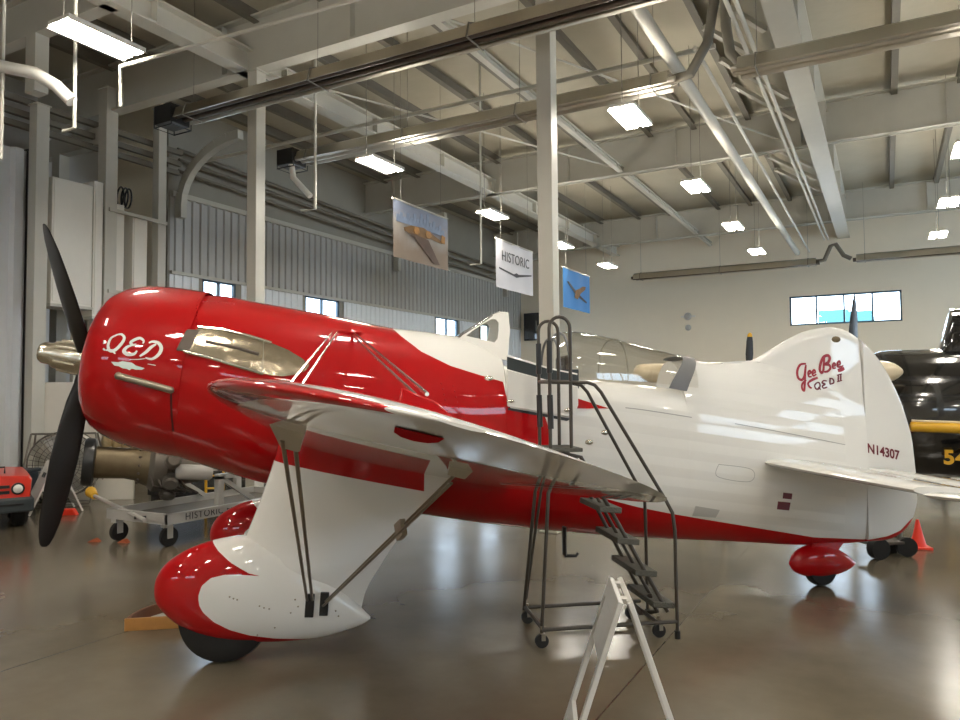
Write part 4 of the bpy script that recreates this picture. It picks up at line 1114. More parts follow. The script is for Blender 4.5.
GB = [([(170, 190), (125, 198), (98, 245), (98, 300), (126, 318), (150, 285), (164, 215)], .018, .026), ([(168, 200), (158, 270), (148, 340), (130, 400), (116, 390), (126, 350), (160, 318)], .018, .024),
      ([(180, 278), (202, 262), (196, 246), (182, 262), (186, 292), (208, 292)], .014, .022), ([(214, 270), (238, 258), (230, 240), (216, 258), (220, 286), (246, 274)], .014, .022),
      ([(256, 301), (215, 315), (182, 334)], .02, .026), ([(182, 334), (172, 350), (180, 374), (197, 384)], .018, .022),
      ([(318, 135), (310, 190), (302, 245), (286, 262), (275, 235), (286, 185), (312, 138), (345, 125), (360, 145), (345, 180), (320, 195), (350, 200), (360, 225), (338, 250), (308, 256)], .02, .03),
      ([(376, 214), (400, 204), (394, 186), (380, 202), (382, 226), (404, 224)], .014, .022), ([(412, 205), (440, 194), (436, 170), (420, 186), (420, 214), (446, 214), (466, 205)], .014, .022), ([(472, 226), (445, 238), (418, 246)], .026, .04)]
decal('tail_script', strokes(q2, GB), TAIL, M['script_red'], plane, 0.004, 0)
QE = [([(245, 340), (224, 362), (230, 388), (250, 390), (267, 366), (262, 342), (245, 340)], .014, .018), ([(250, 376), (270, 396)], .012, .016),
      ([(324, 328), (300, 325), (286, 342), (308, 352), (286, 368), (294, 384), (324, 376)], .013, .018),
      ([(352, 306), (348, 352)], .014, .018), ([(346, 306), (374, 314), (378, 342), (346, 354)], .013, .017),
      ([(420, 282), (416, 328)], .014, .018), ([(440, 277), (436, 324)], .014, .018), ([(408, 283), (450, 272)], .011, .012), ([(406, 334), (448, 323)], .011, .012)]
decal('tail_letters', strokes(q2, QE), TAIL, M['maroon'], plane, 0.004, 0)
def text_decal(body, a0, z0, h, slope, bvhs, m, name, parent, off=0.004, shear=0.0, width=None, bold=0.0):
    c = bpy.data.curves.new('tmp', 'FONT'); c.body = body; c.size = 1.0; c.offset = bold
    o = bpy.data.objects.new('tmp', c); COL.objects.link(o)
    dg = bpy.context.evaluated_depsgraph_get()
    me = bpy.data.meshes.new_from_object(o.evaluated_get(dg))
    bpy.data.objects.remove(o); bpy.data.curves.remove(c)
    xs = [v.co.x for v in me.vertices]; ys = [v.co.y for v in me.vertices]
    x0, x1, y0, y1 = min(xs), max(xs), min(ys), max(ys)
    k = h / (y1 - y0); kx = k if width is None else width / (x1 - x0)
    polys = []
    for p in me.polygons:
        polys.append([(a0 + (me.vertices[i].co.x - x0) * kx + (me.vertices[i].co.y - y0) * k * shear, z0 + (me.vertices[i].co.y - y0) * k + slope * (me.vertices[i].co.x - x0) * kx) for i in p.vertices])
    bpy.data.meshes.remove(me)
    return decal(name, polys, bvhs, m, parent, off, 1)
text_decal('N14307', 5.888, 1.28, 0.098, -0.225, TAIL, M['maroon'], 'registration_number', plane, width=0.385, bold=0.03)
decal('maroon_square', [[(4.855, 0.95), (4.96, 0.935), (4.955, 0.88), (4.85, 0.895)]], TAIL, M['maroon'], plane, 0.004, 2)
decal('maroon_square', [[(4.80, 0.87), (4.945, 0.85), (4.935, 0.775), (4.795, 0.795)]], TAIL, M['maroon'], plane, 0.004, 2)
m_seam = mat('grey_seam', (0.33, 0.32, 0.31), 0.5)
decal('panel_seam', strokes(lambda a, z: (a, z), [([(3.25, 1.76), (3.45, 1.735), (3.9, 1.665)], .008, .008), ([(4.35, 1.60), (5.0, 1.485), (5.6, 1.37)], .007, .007), ([(4.15, 1.24), (4.5, 1.18), (4.48, 1.07), (4.14, 1.13), (4.15, 1.24)], .005, .005)]), TAIL, m_seam, plane, 0.003, 0)
for z0_, a0_ in ((0.88, 3.92),):
    decal('vent_scoop', [[(a0_, z0_), (a0_ + 0.25, z0_ - 0.05), (a0_ + 0.22, z0_ - 0.12), (a0_ - 0.02, z0_ - 0.09)]], [FUS], M['cart'], plane, 0.02, 2)
# cooling scoop dimple on the fin, boarding step, tail wheel
MB().sphere(P(5.60, 0.04, 2.40), 0.04, 12, sc=(1.3, 0.5, 0.8)).build('fin_lamp', M['bronze'], plane)
b = MB().path([P(2.70, 0.40, 0.74), P(2.70, 0.40, 0.50)], 0.042, 8, flat=0.4); b.path([P(2.70, 0.40, 0.49), P(2.80, 0.40, 0.485), P(2.82, 0.40, 0.51)], 0.014, 8)
b.build('boarding_step', M['black'], plane)
TT = [(5.06, 0.245, 0.215, 0.008), (5.10, 0.315, 0.155, 0.05), (5.19, 0.375, 0.11, 0.085), (5.32, 0.405, 0.085, 0.105), (5.44, 0.395, 0.085, 0.105), (5.58, 0.345, 0.105, 0.08), (5.70, 0.27, 0.145, 0.04), (5.77, 0.205, 0.19, 0.005)]
rings = []
for i in range(21):
    a = 5.06 + 0.71 * (1 - math.cos(PI * i / 20)) / 2
    zt, zb, w = smooth_tab(TT, a); rings.append(sec(a, zt, (zt + zb) / 2, zb, max(w, 0.004), 2, 2, 24))
tp = MB().loft(rings).build('tail_wheel_pant', M['red'], plane, ang=50)
MB().lathe([(-0.055, 0.08), (-0.055, 0.135), (-0.025, 0.16), (0.025, 0.16), (0.055, 0.135), (0.055, 0.08)], P(5.39, 0, 0.16), (0, 1, 0), 28).build('tyre', M['rubber'], tp)
b = MB().loft([[P(5.28, 0.05, 0.42), P(5.62, 0.05, 0.42), P(5.62, -0.05, 0.42), P(5.28, -0.05, 0.42)], [P(5.25, 0.04, 0.30), P(5.52, 0.04, 0.30), P(5.52, -0.04, 0.30), P(5.25, -0.04, 0.30)]])
b.build('tail_wheel_strut', M['red'], plane, ang=0)

# ------------------------------------------------------------------ rolling step ladder beside the cockpit
LA, LS = 2.8, 0.9
lad = thing('rolling_ladder', 'brown metal rolling step ladder with handrails standing beside the cockpit', 'ladder', W(LA, LS), PHI)
def Lp(a, s, z): return (a - LA, -(s - LS), z)
sN, sF = 1.10, 0.76
bN, bF = 1.19, 0.60
b = MB()
b.path([Lp(2.29, bN, 0.13), Lp(3.36, bN, 0.13)], 0.016, 8); b.path([Lp(2.31, bF, 0.13), Lp(3.30, bF, 0.13)], 0.016, 8)
b.path([Lp(2.30, bN, 0.135), Lp(2.30, bF, 0.135)], 0.016, 8); b.path([Lp(3.2, bN, 0.135), Lp(3.2, bF, 0.135)], 0.016, 8)
b.build('base_frame', M['ladder'], lad)
for s, sb in ((sN, bN), (sF, bF)):
    arc = [Lp(2.40, s, 2.38)] + [Lp(2.483 - 0.083 * math.cos(PI * k / 10), s, 2.40 + 0.085 * math.sin(PI * k / 10)) for k in range(11)] + [Lp(2.566, s, 2.38)]
    MB().path([Lp(2.29, sb, 0.11), Lp(2.40, s, 1.47)] + arc + [Lp(2.566, s, 1.46)], 0.0140, 10).build('guard_hoop', M['ladder'], lad)
    MB().tube(Lp(2.405, s, 1.62), Lp(2.40, s, 1.88), 0.023, 10).build('foam_sleeve', M['black'], lad)
    MB().tube(Lp(2.40, s, 2.05), Lp(2.40, s, 2.3), 0.0225, 10).build('foam_sleeve', M['black'], lad)
    MB().path([Lp(2.40, s, 1.985), Lp(2.70, s, 1.975), Lp(2.76, s, 1.955), Lp(2.81, s, 1.90), Lp(3.30, s + (0.06 if s > 0.9 else -0.1), 1.06), Lp(3.345, s + (0.085 if s > .9 else -0.13), 0.96), Lp(3.36, sb, 0.82), Lp(3.365, sb, 0.02)], 0.0140, 10).build('handrail', M['ladder'], lad)
    MB().path([Lp(2.44, s, 1.44), Lp(2.64, s, 1.40), Lp(3.30, sb - (0.03 if s > .9 else -0.03), 0.20)], 0.016, 8).build('stair_rail', M['ladder'], lad)
    if s < 0.9: MB().path([Lp(2.31, sb, 0.2), Lp(2.46, s, 1.44)], 0.0115, 8).build('brace', M['ladder'], lad)
MB().path([Lp(2.40, sN, 1.985), Lp(2.40, sF, 1.985)], 0.015, 8).build('back_rail', M['ladder'], lad)
MB().path([Lp(2.64, .93, 1.40), Lp(3.30, .9, 0.20)], 0.014, 8).build('stair_rail', M['ladder'], lad)
b = MB().box(Lp(2.52, 0.93, 1.455), (0.26, 0.40, 0.03)); b.build('platform', M['tread'], lad, ang=0, bevel=0.006)
for k in range(5):
    t_ = k / 4
    a = 2.72 + t_ * 0.545; z = 1.24 - t_ * 0.985
    MB().box(Lp(a, 0.9, z), (0.18, 0.50 + 0.06 * t_, 0.045), rot=Matrix.Rotation(R(6), 3, 'Y')).build('step_tread', M['tread'], lad, ang=0, bevel=0.006)
for a, s in ((2.29, bN), (2.32, bF), (3.24, bN - .06), (3.2, bF + .05)):
    c = MB(); c.tube(Lp(a, s, 0.1), Lp(a, s, 0.16), 0.012, 8); c.bar(Lp(a + 0.01, s - 0.025, 0.08), Lp(a + 0.01, s + 0.025, 0.08), 0.03, 0.05)
    co = c.build('caster', M['rod'], lad)
    MB().lathe([(-0.016, 0.03), (-0.016, 0.05), (0.016, 0.05), (0.016, 0.03)], Lp(a, s, 0.05), (0, 1, 0), 20).build('caster_wheel', M['rubber'], co)
for s in (bN, bF): MB().tube(Lp(3.365, s, 0), Lp(3.365, s, 0.06), 0.022, 10).build('rubber_foot', M['rubber'], lad)
MB().path([Lp(3.2, 1.05, 0.30), Lp(3.28, 1.0, 0.16), Lp(3.18, .9, 0.12), Lp(3.12, .78, 0.22)], 0.02, 8).build('foot_lock', M['ladder'], lad)

# ------------------------------------------------------------------ folding sign boards
def cam2w(x, y, z):
    th = R(28.75)
    return Vector((x * math.cos(th) - y * math.sin(th), x * math.sin(th) + y * math.cos(th), z))
def sandwich(name, label, near, far, h, spread, hinge=0.03, window=True, marks=False):
    """near/far: ridge ends on the plan"""
    n, f_ = Vector((*near, 0)), Vector((*far, 0)); ax = (f_ - n); Ln = ax.length; ax.normalize()
    rz = math.atan2(ax.y, ax.x)
    t = thing(name, label, 'sign board', tuple((n + f_) / 2), rz)
    ang = math.atan2(spread / 2, h); sl = math.hypot(h, spread / 2)
    for sg in (1, -1):
        mt = Matrix.Rotation(sg * ang, 3, 'X')
        def T(x, u, d): return Vector((0, 0, h)) + mt @ Vector((x, sg * (hinge / 2 + d), -u))
        b = MB()
        fw, th = 0.05, 0.028
        def slab(x0, x1, u0, u1, th0=0.0, th1=th):
            V = [T(x, u, d) for x in (x0, x1) for u in (u0, u1) for d in (th0, th1)]
            b.add(V, [(0, 1, 3, 2), (4, 6, 7, 5), (0, 4, 5, 1), (2, 3, 7, 6), (0, 2, 6, 4), (1, 5, 7, 3)])
        slab(-Ln / 2, -Ln / 2 + fw, 0, sl); slab(Ln / 2 - fw, Ln / 2, 0, sl)
        slab(-Ln / 2 + fw, Ln / 2 - fw, 0, 0.10); slab(-Ln / 2 + fw, Ln / 2 - fw, sl * 0.80, sl * 0.80 + 0.08)
        b.build('leg_frame', M['board'], t, ang=0, bevel=0.004)
        b = MB(); 
        if window: slab(-Ln / 2 + fw, Ln / 2 - fw, 0.10, sl * 0.38, 0.008, 0.02)
        else: slab(-Ln / 2 + fw, Ln / 2 - fw, 0.10, sl * 0.80, 0.008, 0.02)
        b.build('sign_panel', M['board'], t, ang=0)
        if marks:
            b = MB(); 
            for x0 in (-0.12, 0.02): slab(x0, x0 + 0.09, 0.2, 0.28, th, th + 0.003)
            b.build('printed_mark', M['black'], t, ang=0)
    for x in (-Ln * 0.3, Ln * 0.3):
        MB().bx((x - 0.03, -0.03, h - 0.02), (x + 0.03, 0.03, h + 0.006)).build('hinge', M['board'], t, ang=0)
    return t
a_ = cam2w(0.718, 3.745, 0); b_ = cam2w(0.760, 4.26, 0)
sandwich('folding_sign', 'white folding sign frame standing open in the foreground', a_[:2], b_[:2], 0.84, 0.56, 0.02)
a_ = cam2w(-6.86, 12.05, 0); b_ = cam2w(-7.28, 12.55, 0)
sandwich('folding_sign', 'white folding sign board standing behind the lower propeller blade', a_[:2], b_[:2], 0.82, 0.72, 0.02, False, True)

# ------------------------------------------------------------------ cones
def cone(label, x, y, h, r):
    t = thing('traffic_cone', label, 'cone', (x, y, 0), 0.3)
    MB().bx((-r * 1.35, -r * 1.35, 0), (r * 1.35, r * 1.35, 0.03)).build('cone_base', M['orange'], t, ang=0, bevel=0.008)
    MB().lathe([(0.028, r), (h * .5, r * .58), (h - 0.01, r * .2), (h, r * .14)], (0, 0, 0), (0, 0, 1), 24).build('cone_body', M['orange'], t)
cone('orange traffic cone on the floor behind the rudder', 0.28, 10.38, 0.34, 0.09)
t = thing('wheel_chock', 'orange plastic block on the floor beside the folding sign behind the propeller', 'chock', (-11.55, 7.28, 0), R(35))
MB().prism([(-0.16, -0.06, 0), (0.16, -0.06, 0), (0.1, -0.06, 0.1), (-0.06, -0.06, 0.1)], (0, 0.12, 0)).build('chock_body', M['orange'], t, ang=0, bevel=0.01)

# ------------------------------------------------------------------ red tug at the left edge
def tug():
    d = Vector((-11.0, 6.3)); n = Vector((0.903, -0.43))       # nose direction
    right = Vector((-n.y, n.x))                                # toward picture right
    c = Vector((-10.92, 6.36)) - right * 0.62 - n * 0.40
    t = thing('red_tug', 'low bright red vehicle with round headlamp entering at the left edge', 'vehicle', (c.x, c.y, 0), math.atan2(n.y, n.x))
    # local x = nose, local y = picture right when seen from the front
    b = MB()
    ringp = [(-0.60, 0.44), (-0.62, 0.72), (-0.58, 0.78), (0, 0.82), (0.58, 0.78), (0.62, 0.72), (0.60, 0.44)]
    b.loft([[(x, y * k, z - dz) for y, z in ringp] for x, k, dz in ((-0.95, 1, 0.0), (-0.2, 1, 0.0), (0.35, 0.99, 0.015), (0.46, 0.96, 0.03))])
    b.build('tug_body', M['tug_red'], t, ang=35, bevel=0.012)
    for z in (0.62, 0.54):
        MB().bx((0.455, -0.38, z - 0.022), (0.475, 0.33, z + 0.022)).build('grille_slot', M['black'], t, ang=0)
    for s in (-1, 1):
        h = MB().lathe([(0, 0.085), (0.03, 0.085), (0.035, 0.07)], (0.45, s * 0.43, 0.585), (1, 0, 0), 24).build('headlamp', M['black'], t)
        MB().lathe([(0.03, 0.066), (0.045, 0.05), (0.052, 0.01)], (0.45, s * 0.43, 0.585), (1, 0, 0), 24).build('headlamp_lens', M['lens'], h)
    MB().bx((-0.9, -0.63, 0.25), (0.52, 0.63, 0.46)).build('bumper', M['bumper'], t, ang=0, bevel=0.03)
    MB().bx((0.52, -0.5, 0.35), (0.53, 0.5, 0.38)).build('bumper_slot', M['black'], t, ang=0)
    MB().path([(0.2, -0.05, 0.80), (0.2, -0.05, 0.88), (0.2, 0.28, 0.88), (0.2, 0.28, 0.79)], 0.012, 8).build('hood_handle', M['black'], t)
    for x in (0.0, -0.65):
        for s in (-1, 1):
            w = MB().lathe([(-0.1, 0.12), (-0.1, 0.22), (-0.06, 0.26), (0.06, 0.26), (0.1, 0.22), (0.1, 0.12)], (x + 0.02, s * 0.48, 0.26), (0, 1, 0), 28).build('wheel', M['rubber'], t)
            MB().lathe([(-0.08, 0.12), (0.08, 0.12)], (x + 0.02, s * 0.48, 0.26), (0, 1, 0), 20).build('wheel_rim', M['engine_grey'], w)
tug()
t = thing('waste_bin', 'blue grey plastic waste bin behind the red vehicle', 'bin', (-12.90, 7.27, 0), R(30))
MB().loft([[(x * k, y * k, z) for x, y in ((-.24, -.2), (.24, -.2), (.24, .2), (-.24, .2))] for z, k in ((0, .85), (.62, 1.0))]).build('bin_body', M['bin'], t, ang=0, bevel=0.03)
MB().bx((-.26, -.22, .62), (.26, .22, .68)).build('bin_rim', M['bin'], t, ang=0, bevel=0.02)

# white partition behind engine
b = MB()
t = thing('partition_panel', 'low plain white partition wall behind the engine and fan', 'partition', (-13.66, 8.0, 0), math.atan2(0.9, 1.5))
MB().bx((0, 0, 0), (1.76, 0.06, 2.16)).build('panel', M['cabinet'], t, ang=0, bevel=0.01)
MB().bx((-0.05, -0.02, 0), (0.0, 0.08, 2.2)).build('edge_post', M['steel_white'], t, ang=0)

# ------------------------------------------------------------------ drum fan
fc = cam2w(-7.40, 13.25, 0.7)
t = thing('drum_fan', 'large round wire guarded fan on a tube frame behind the propeller', 'fan', (fc.x, fc.y, 0), R(-48))
# local x = blowing direction
b = MB()
for x in (0.16, -0.16): b.torus((x, 0, 0.70), (1, 0, 0), 0.57, 0.014)
for k in range(1, 6): b.torus((0.17 + 0.015 * (5 - k), 0, 0.70), (1, 0, 0), 0.57 * k / 6, 0.005, 32, 5)
for k in range(36):
    an = 2 * PI * k / 36; b.tube((0.25, 0.08 * math.cos(an), 0.70 + 0.08 * math.sin(an)), (0.17, 0.57 * math.cos(an), 0.70 + 0.57 * math.sin(an)), 0.004, 5)
b.build('wire_guard', M['engine_grey'], t)
MB().lathe([(-0.15, 0.55), (0.15, 0.55), (0.15, 0.565), (-0.15, 0.565), (-0.15, 0.55)], (0, 0, 0.70), (1, 0, 0), 40, cap=False).build('fan_drum', M['cabinet'], t)
MB().lathe([(-0.2, 0.1), (0.05, 0.12), (0.1, 0.06)], (0, 0, 0.70), (1, 0, 0), 20).build('fan_motor', M['black'], t)
for k in range(4):
    an = PI / 2 * k + 0.4; d = Vector((0, math.cos(an), math.sin(an))); e = Vector((0.12, -math.sin(an) * 0.18, math.cos(an) * 0.18))
    c = Vector((0, 0, 0.70))
    MB().prism([c + d * .1 - e * .5, c + d * .1 + e * .5, c + d * .52 + e * .8, c + d * .52 - e * .8], Vector((0.01, 0, 0))).build('fan_blade', M['cart'], t, ang=0)
b = MB()
for s in (-1, 1):
    b.path([(0.36, s * 0.5, 0.03), (0.2, s * 0.60, 0.70), (0.12, s * 0.52, 1.24), (-0.05, s * .5, 1.24), (-0.2, s * 0.60, 0.70), (-0.36, s * 0.5, 0.03)], 0.018, 8)
b.path([(0.36, -0.5, 0.03), (0.36, 0.5, 0.03)], 0.018, 8); b.path([(-0.36, -0.5, 0.03), (-0.36, 0.5, 0.03)], 0.018, 8); b.path([(0.1, -0.52, 1.24), (0.1, 0.52, 1.24)], 0.018, 8)
b.build('fan_stand', M['engine_grey'], t)

# ------------------------------------------------------------------ engine on a wheeled cart
ct = thing('engine_cart', 'grey wheeled engine cart with dark lettering on its side', 'cart', (-8.47, 6.25, 0), 0)
Lc, Wc, zc = 2.6, 1.2, 0.42
b = MB()
b.bx((-Wc / 2, 0, zc - 0.13), (Wc / 2, 0.06, zc)); b.bx((-Wc / 2, Lc - 0.06, zc - 0.13), (Wc / 2, Lc, zc))
b.bx((-Wc / 2, 0, zc - 0.13), (-Wc / 2 + 0.06, Lc, zc)); b.bx((Wc / 2 - 0.06, 0, zc - 0.13), (Wc / 2, Lc, zc))
b.build('cart_frame', M['cart'], ct, ang=0, bevel=0.006)
MB().bx((-Wc / 2 + 0.06, 0.06, zc - 0.12), (Wc / 2 - 0.06, Lc - 0.06, zc - 0.09)).build('cart_bed', M['engine_grey'], ct, ang=0)
for s in (-1, 1):
    b = MB(); b.bx((s * 0.5 - 0.04, 0.85, zc), (s * 0.5 + 0.04, 0.95, 0.80)); b.bx((s * 0.5 - 0.04, 0.85, 0.76), (s * 0.5 + 0.04, 2.2, 0.83)); b.bx((s * 0.5 - 0.04, 2.1, zc), (s * 0.5 + 0.04, 2.2, 0.80))
    b.bar((s * 0.5, 0.95, 0.76), (s * 0.5, 1.5, zc), 0.05, 0.06)
    b.build('engine_mount', M['cart'], ct, ang=0)
for x, y in ((-0.45, 0.05), (0.46, 0.1), (-0.45, 2.5), (0.46, 2.5)):
    k = MB(); k.bx((x - 0.05, y - 0.05, 0.24), (x + 0.05, y + 0.05, zc - 0.12)); k.bx((x - 0.045, y - 0.02, 0.1), (x - 0.035, y + 0.06, 0.26)); k.bx((x + 0.035, y - 0.02, 0.1), (x + 0.045, y + 0.06, 0.26))
    ko = k.build('caster', M['cart'], ct, ang=0)
    MB().lathe([(-0.03, 0.06), (-0.03, 0.12), (0.03, 0.12), (0.03, 0.06)], (x, y + 0.03, 0.12), (1, 0, 0.0), 24).build('caster_wheel', M['rubber'], ko)
word('HISTORIC FLIGHT', 0.125, M['black'], 'cart_lettering', ct, (Wc / 2 + 0.002, 0.26, zc - 0.105), (PI / 2, 0, PI / 2), 0.001, space=1.15)
MB().path([(0.2, 0.0, 0.36), (0.1, -0.1, 0.36)], 0.02, 8).build('tow_hitch', M['black'], ct)
tb = MB().path([(0.37, -0.15, 0.36), (-1.63, 0.51, 0.46)], 0.028, 8).build('tow_bar', M['cart'], ct)
MB().path([(-1.58, 0.49, 0.46), (-1.75, 0.55, 0.49)], [0.05, 0.075], 12).sphere((-1.77, 0.555, 0.50), 0.08, 12).build('tow_grip', M['yellow'], tb)
for x, y, rz, l in ((-9.12, 6.12, 0.5, 'left of'), (-8.72, 6.26, 0.2, 'right of')):
    t = thing('wheel_chock', 'small orange wheel chock %s the front left cart caster' % l, 'chock', (x, y, 0), rz)
    MB().prism([(-0.08, -0.04, 0), (0.08, -0.04, 0), (0.02, -0.04, 0.05)], (0, 0.08, 0)).build('chock_body', M['chock_orange'], t, ang=0, bevel=0.006)
# the engine: long nose case to the left, cylinders to the right
e0 = Vector((-9.17, 5.98, 1.05)); e1 = Vector((-8.42, 7.05, 0.93)); ea = (e1 - e0).normalized()
en = thing('aircraft_engine', 'old aircraft engine with black ring end and bronze nose case on the cart', 'engine', tuple(e0), 0)
O = Vector((0, 0, 0)); 
MB().lathe([(0.0, 0.18), (0.0, 0.29), (0.03, 0.31), (0.12, 0.31), (0.14, 0.27), (0.14, 0.1)], O, ea, 36).build('end_ring', M['black'], en)
MB().lathe([(0.12, 0.21), (0.5, 0.20), (0.62, 0.22), (0.72, 0.27), (0.80, 0.30)], O, ea, 32).build('nose_case', M['bronze'], en)
b = MB()
x_ = ea.cross(Vector((0, 0, 1))).normalized(); y_ = x_.cross(ea)
for k in range(14):
    an = 2 * PI * k / 14
    b.sphere(ea * 0.66 + (x_ * math.cos(an) + y_ * math.sin(an)) * 0.25, 0.018, 8)
b.build('case_bolts', M['tube_dark'], en)
MB().lathe([(0.78, 0.30), (0.84, 0.36), (1.0, 0.36), (1.06, 0.28), (1.3, 0.24), (1.5, 0.2)], O, ea, 32).build('crankcase', M['engine_grey'], en)
for k in range(9):
    an = 2 * PI * k / 9 + 0.2
    d = x_ * math.cos(an) + y_ * math.sin(an); b = MB()
    pr = [(0.30, 0.085)]
    for q in range(6): pr += [(0.34 + q * 0.035, 0.10), (0.352 + q * 0.035, 0.10), (0.354 + q * 0.035, 0.08), (0.372 + q * 0.035, 0.08)]
    pr += [(0.56, 0.095), (0.61, 0.07)]
    if d.z < -0.1: pr = pr[: 14] + [(0.47, 0.07)]
    b.lathe(pr, ea * 1.05, d, 18); b.build('cylinder', M['engine_grey'], en)
for k in (-1, 1):
    MB().lathe([(0, 0.09), (0.03, 0.10), (0.42, 0.10), (0.46, 0.07)], ea * 1.1 + x_ * 0.16 * k - y_ * 0.05 + Vector((0, 0, 0.0)) + x_ * .22, ea, 20).build('accessory_drum', M['cart'], en)
b = MB()
for k in range(7):
    p = ea * (0.28 + 0.11 * k) + Vector((0, 0, 0.22)) + x_ * 0.05
    b.lathe([(0, 0.06), (0.05, 0.075), (0.14, 0.06), (0.22, 0.07), (0.28, 0.03)], p, Vector((0.1, -0.1, 1)), 12)
    if k < 6: b.path([p + Vector((0, 0, .1)), p + Vector((0, 0, .2)) + ea * .05, p + ea * 0.11 + Vector((0, 0, .1))], 0.018, 6)
b.build('golden_fittings', M['engine_gold'], en)
b = MB()
for k in range(5): b.path([ea * (0.8 + 0.07 * k) + x_ * 0.28 - y_ * 0.1, ea * (0.85 + 0.1 * k) + x_ * 0.34 - y_ * 0.25, ea * (1.1 + 0.08 * k) + x_ * 0.2 - y_ * 0.34], 0.014, 6)
b.build('pipework', M['tube_dark'], en)
yl = cam2w(-4.15, 12.0, 0)
t = thing('yellow_ladder', 'narrow yellow ladder standing behind the engine cart', 'ladder', (yl.x, yl.y, 0), R(30))
b = MB().tube((0, 0, 0), (0, 0, 1.15), 0.022, 8)
b.tube((-0.28, 0, 0), (-0.28, 0, 1.15), 0.022, 8); b.build('rail', M['yellow'], t)
for k in range(5): MB().tube((0, 0, 0.2 + 0.2 * k), (-0.28, 0, 0.2 + 0.2 * k), 0.014, 8).build('rung', M['yellow'], t)
kb = cam2w(-4.75, 13.9, 0)
t = thing('tool_cabinet', 'dark low tool cabinet behind the engine cart', 'cabinet', (kb.x, kb.y, 0), R(28))
MB().bx((-1.35, -0.3, 0.08), (0.75, 0.3, 1.2)).build('cabinet_body', M['black'], t, ang=0, bevel=0.02)
for k in range(4): MB().bx((-1.3, -0.315, 0.16 + 0.26 * k), (0.7, -0.3, 0.38 + 0.26 * k)).build('drawer', M['gloss_black'], t, ang=0, bevel=0.005)
MB().bx((-1.3, -0.25, 0), (0.7, 0.25, 0.08)).build('cabinet_plinth', M['black'], t, ang=0)

# ------------------------------------------------------------------ wooden tray between the wheels
wt = thing('wooden_tray', 'curved wooden wheel tray on the floor left of the near wheel', 'tray', W(-0.5, 0.0), PHI)
b = MB().bx((-0.42, -0.185, 0), (0.42, -0.16, 0.10)); b.build('front_board', M['wood'], wt, ang=0, bevel=0.004)
b = MB(); arc = [(-0.41 * math.cos(PI * k / 14), -0.165 + 0.55 * math.sin(PI * k / 14)) for k in range(15)]
b.loft([[(x, y, 0), (x, y, 0.10), (x * 0.94, -0.165 + (y + 0.165) * 0.96, 0.10), (x * 0.94, -0.165 + (y + 0.165) * 0.96, 0)] for x, y in arc])
b.build('curved_board', M['wood_dark'], wt, ang=30)
b = MB().prism([(x * 0.95, -0.165 + (y + 0.165) * 0.96, 0.0) for x, y in arc], (0, 0, 0.012)); b.build('tray_base', M['board'], wt, ang=0)

# ------------------------------------------------------------------ black airplane and cream airplane behind the tail
bk = thing('black_airplane', 'glossy black airplane with yellow number 54 behind the rudder', 'airplane', (-0.25, 15.0, 0), R(4))
# local x = aft
rings = []
BT = [(0.0, 2.50, 1.95, 0.9, 0.62), (0.12, 2.58, 1.5, 0.55, 0.85), (0.5, 2.60, 1.45, 0.42, 0.95), (1.4, 2.60, 1.45, 0.40, 0.97), (2.6, 2.55, 1.5, 0.5, 0.9), (4.5, 2.35, 1.6, 0.8, 0.65), (7.5, 2.2, 1.8, 1.3, 0.3)]
for i in range(30):
    a = 7.5 * (i / 29) ** 1.4; zt, zm, zb, w = smooth_tab(BT, a)
    rings.append([(x, y, z) for x, y, z in sec(a, zt, zm, zb, w, 2.2, 2.4, 32)])
bfm = MB().loft(rings); BF = bfm.bvh(); bfm.build('fuselage', M['gloss_black'], bk, ang=50)
hub = Vector((-0.30, 0, 2.10))
MB().lathe([(-0.25, 0.02), (-0.2, 0.12), (0, 0.2), (0.45, 0.25)], hub, (1, 0, 0), 24).build('propeller_hub', M['engine_grey'], bk)
for ph in (-3, 117, 237):
    d = Vector((0, -math.sin(R(ph)), math.cos(R(ph)))); t_ = Vector((0, math.cos(R(ph)), math.sin(R(ph)))); w = (t_ * 0.75 + Vector((0.65, 0, 0))).normalized(); n = d.cross(w)
    if ph == -3: d = (d + Vector((0.06, 0, 0))).normalized()
    rr = []
    for r, c_, th in ((0.15, .12, .1), (0.4, .24, .06), (0.75, .26, .04), (1.1, .2, .025), (1.4, .1, .015), (1.54, .03, .01)):
        rr.append([hub + d * r + w * math.cos(2 * PI * j / 14) * c_ / 2 + n * math.sin(2 * PI * j / 14) * th / 2 for j in range(14)])
    MB().loft(rr).build('propeller_blade', M['black'], bk, ang=50)
wg = MB().loft([[(0.55 + dx * c, -s, 1.30 + dz * c) for dx, dz in ((0, 0), (.04, .05), (.3, .09), (1, 0.0), (.3, -.04), (.04, -.04))] for s, c in ((0.4, 2.4), (1.0, 2.3))])
wg.build('wing', M['gloss_black'], bk, ang=50)
MB().path([(0.53, -0.4, 1.295), (0.53, -1.02, 1.295), (2.9, -1.02, 1.22)], 0.085, 12).build('wing_stripe', M['yellow'], bk)
MB().path([(0.53, -0.42, 1.39), (0.53, -1.03, 1.39), (2.9, -1.03, 1.32)], 0.02, 8).build('wing_edge_trim', M['cream'], bk)
cp = MB().loft([[(a, w * math.cos(PI * k / 10), 2.5 + h * math.sin(PI * k / 10)) for k in range(11)] for a, w, h in ((1.05, .35, .04), (1.25, .38, .78), (1.7, .4, .82), (2.9, .38, .7), (3.6, .3, .05))])
cp.build('canopy', M['gloss_black'], bk, ang=40)
MB().prism([(1.32, -0.40, 2.80), (1.42, -0.36, 2.93), (1.75, -0.36, 2.97), (1.75, -0.41, 2.74), (1.5, -0.41, 2.70)], (0, -0.02, 0)).build('canopy_pane', M['board'], bk, ang=0)
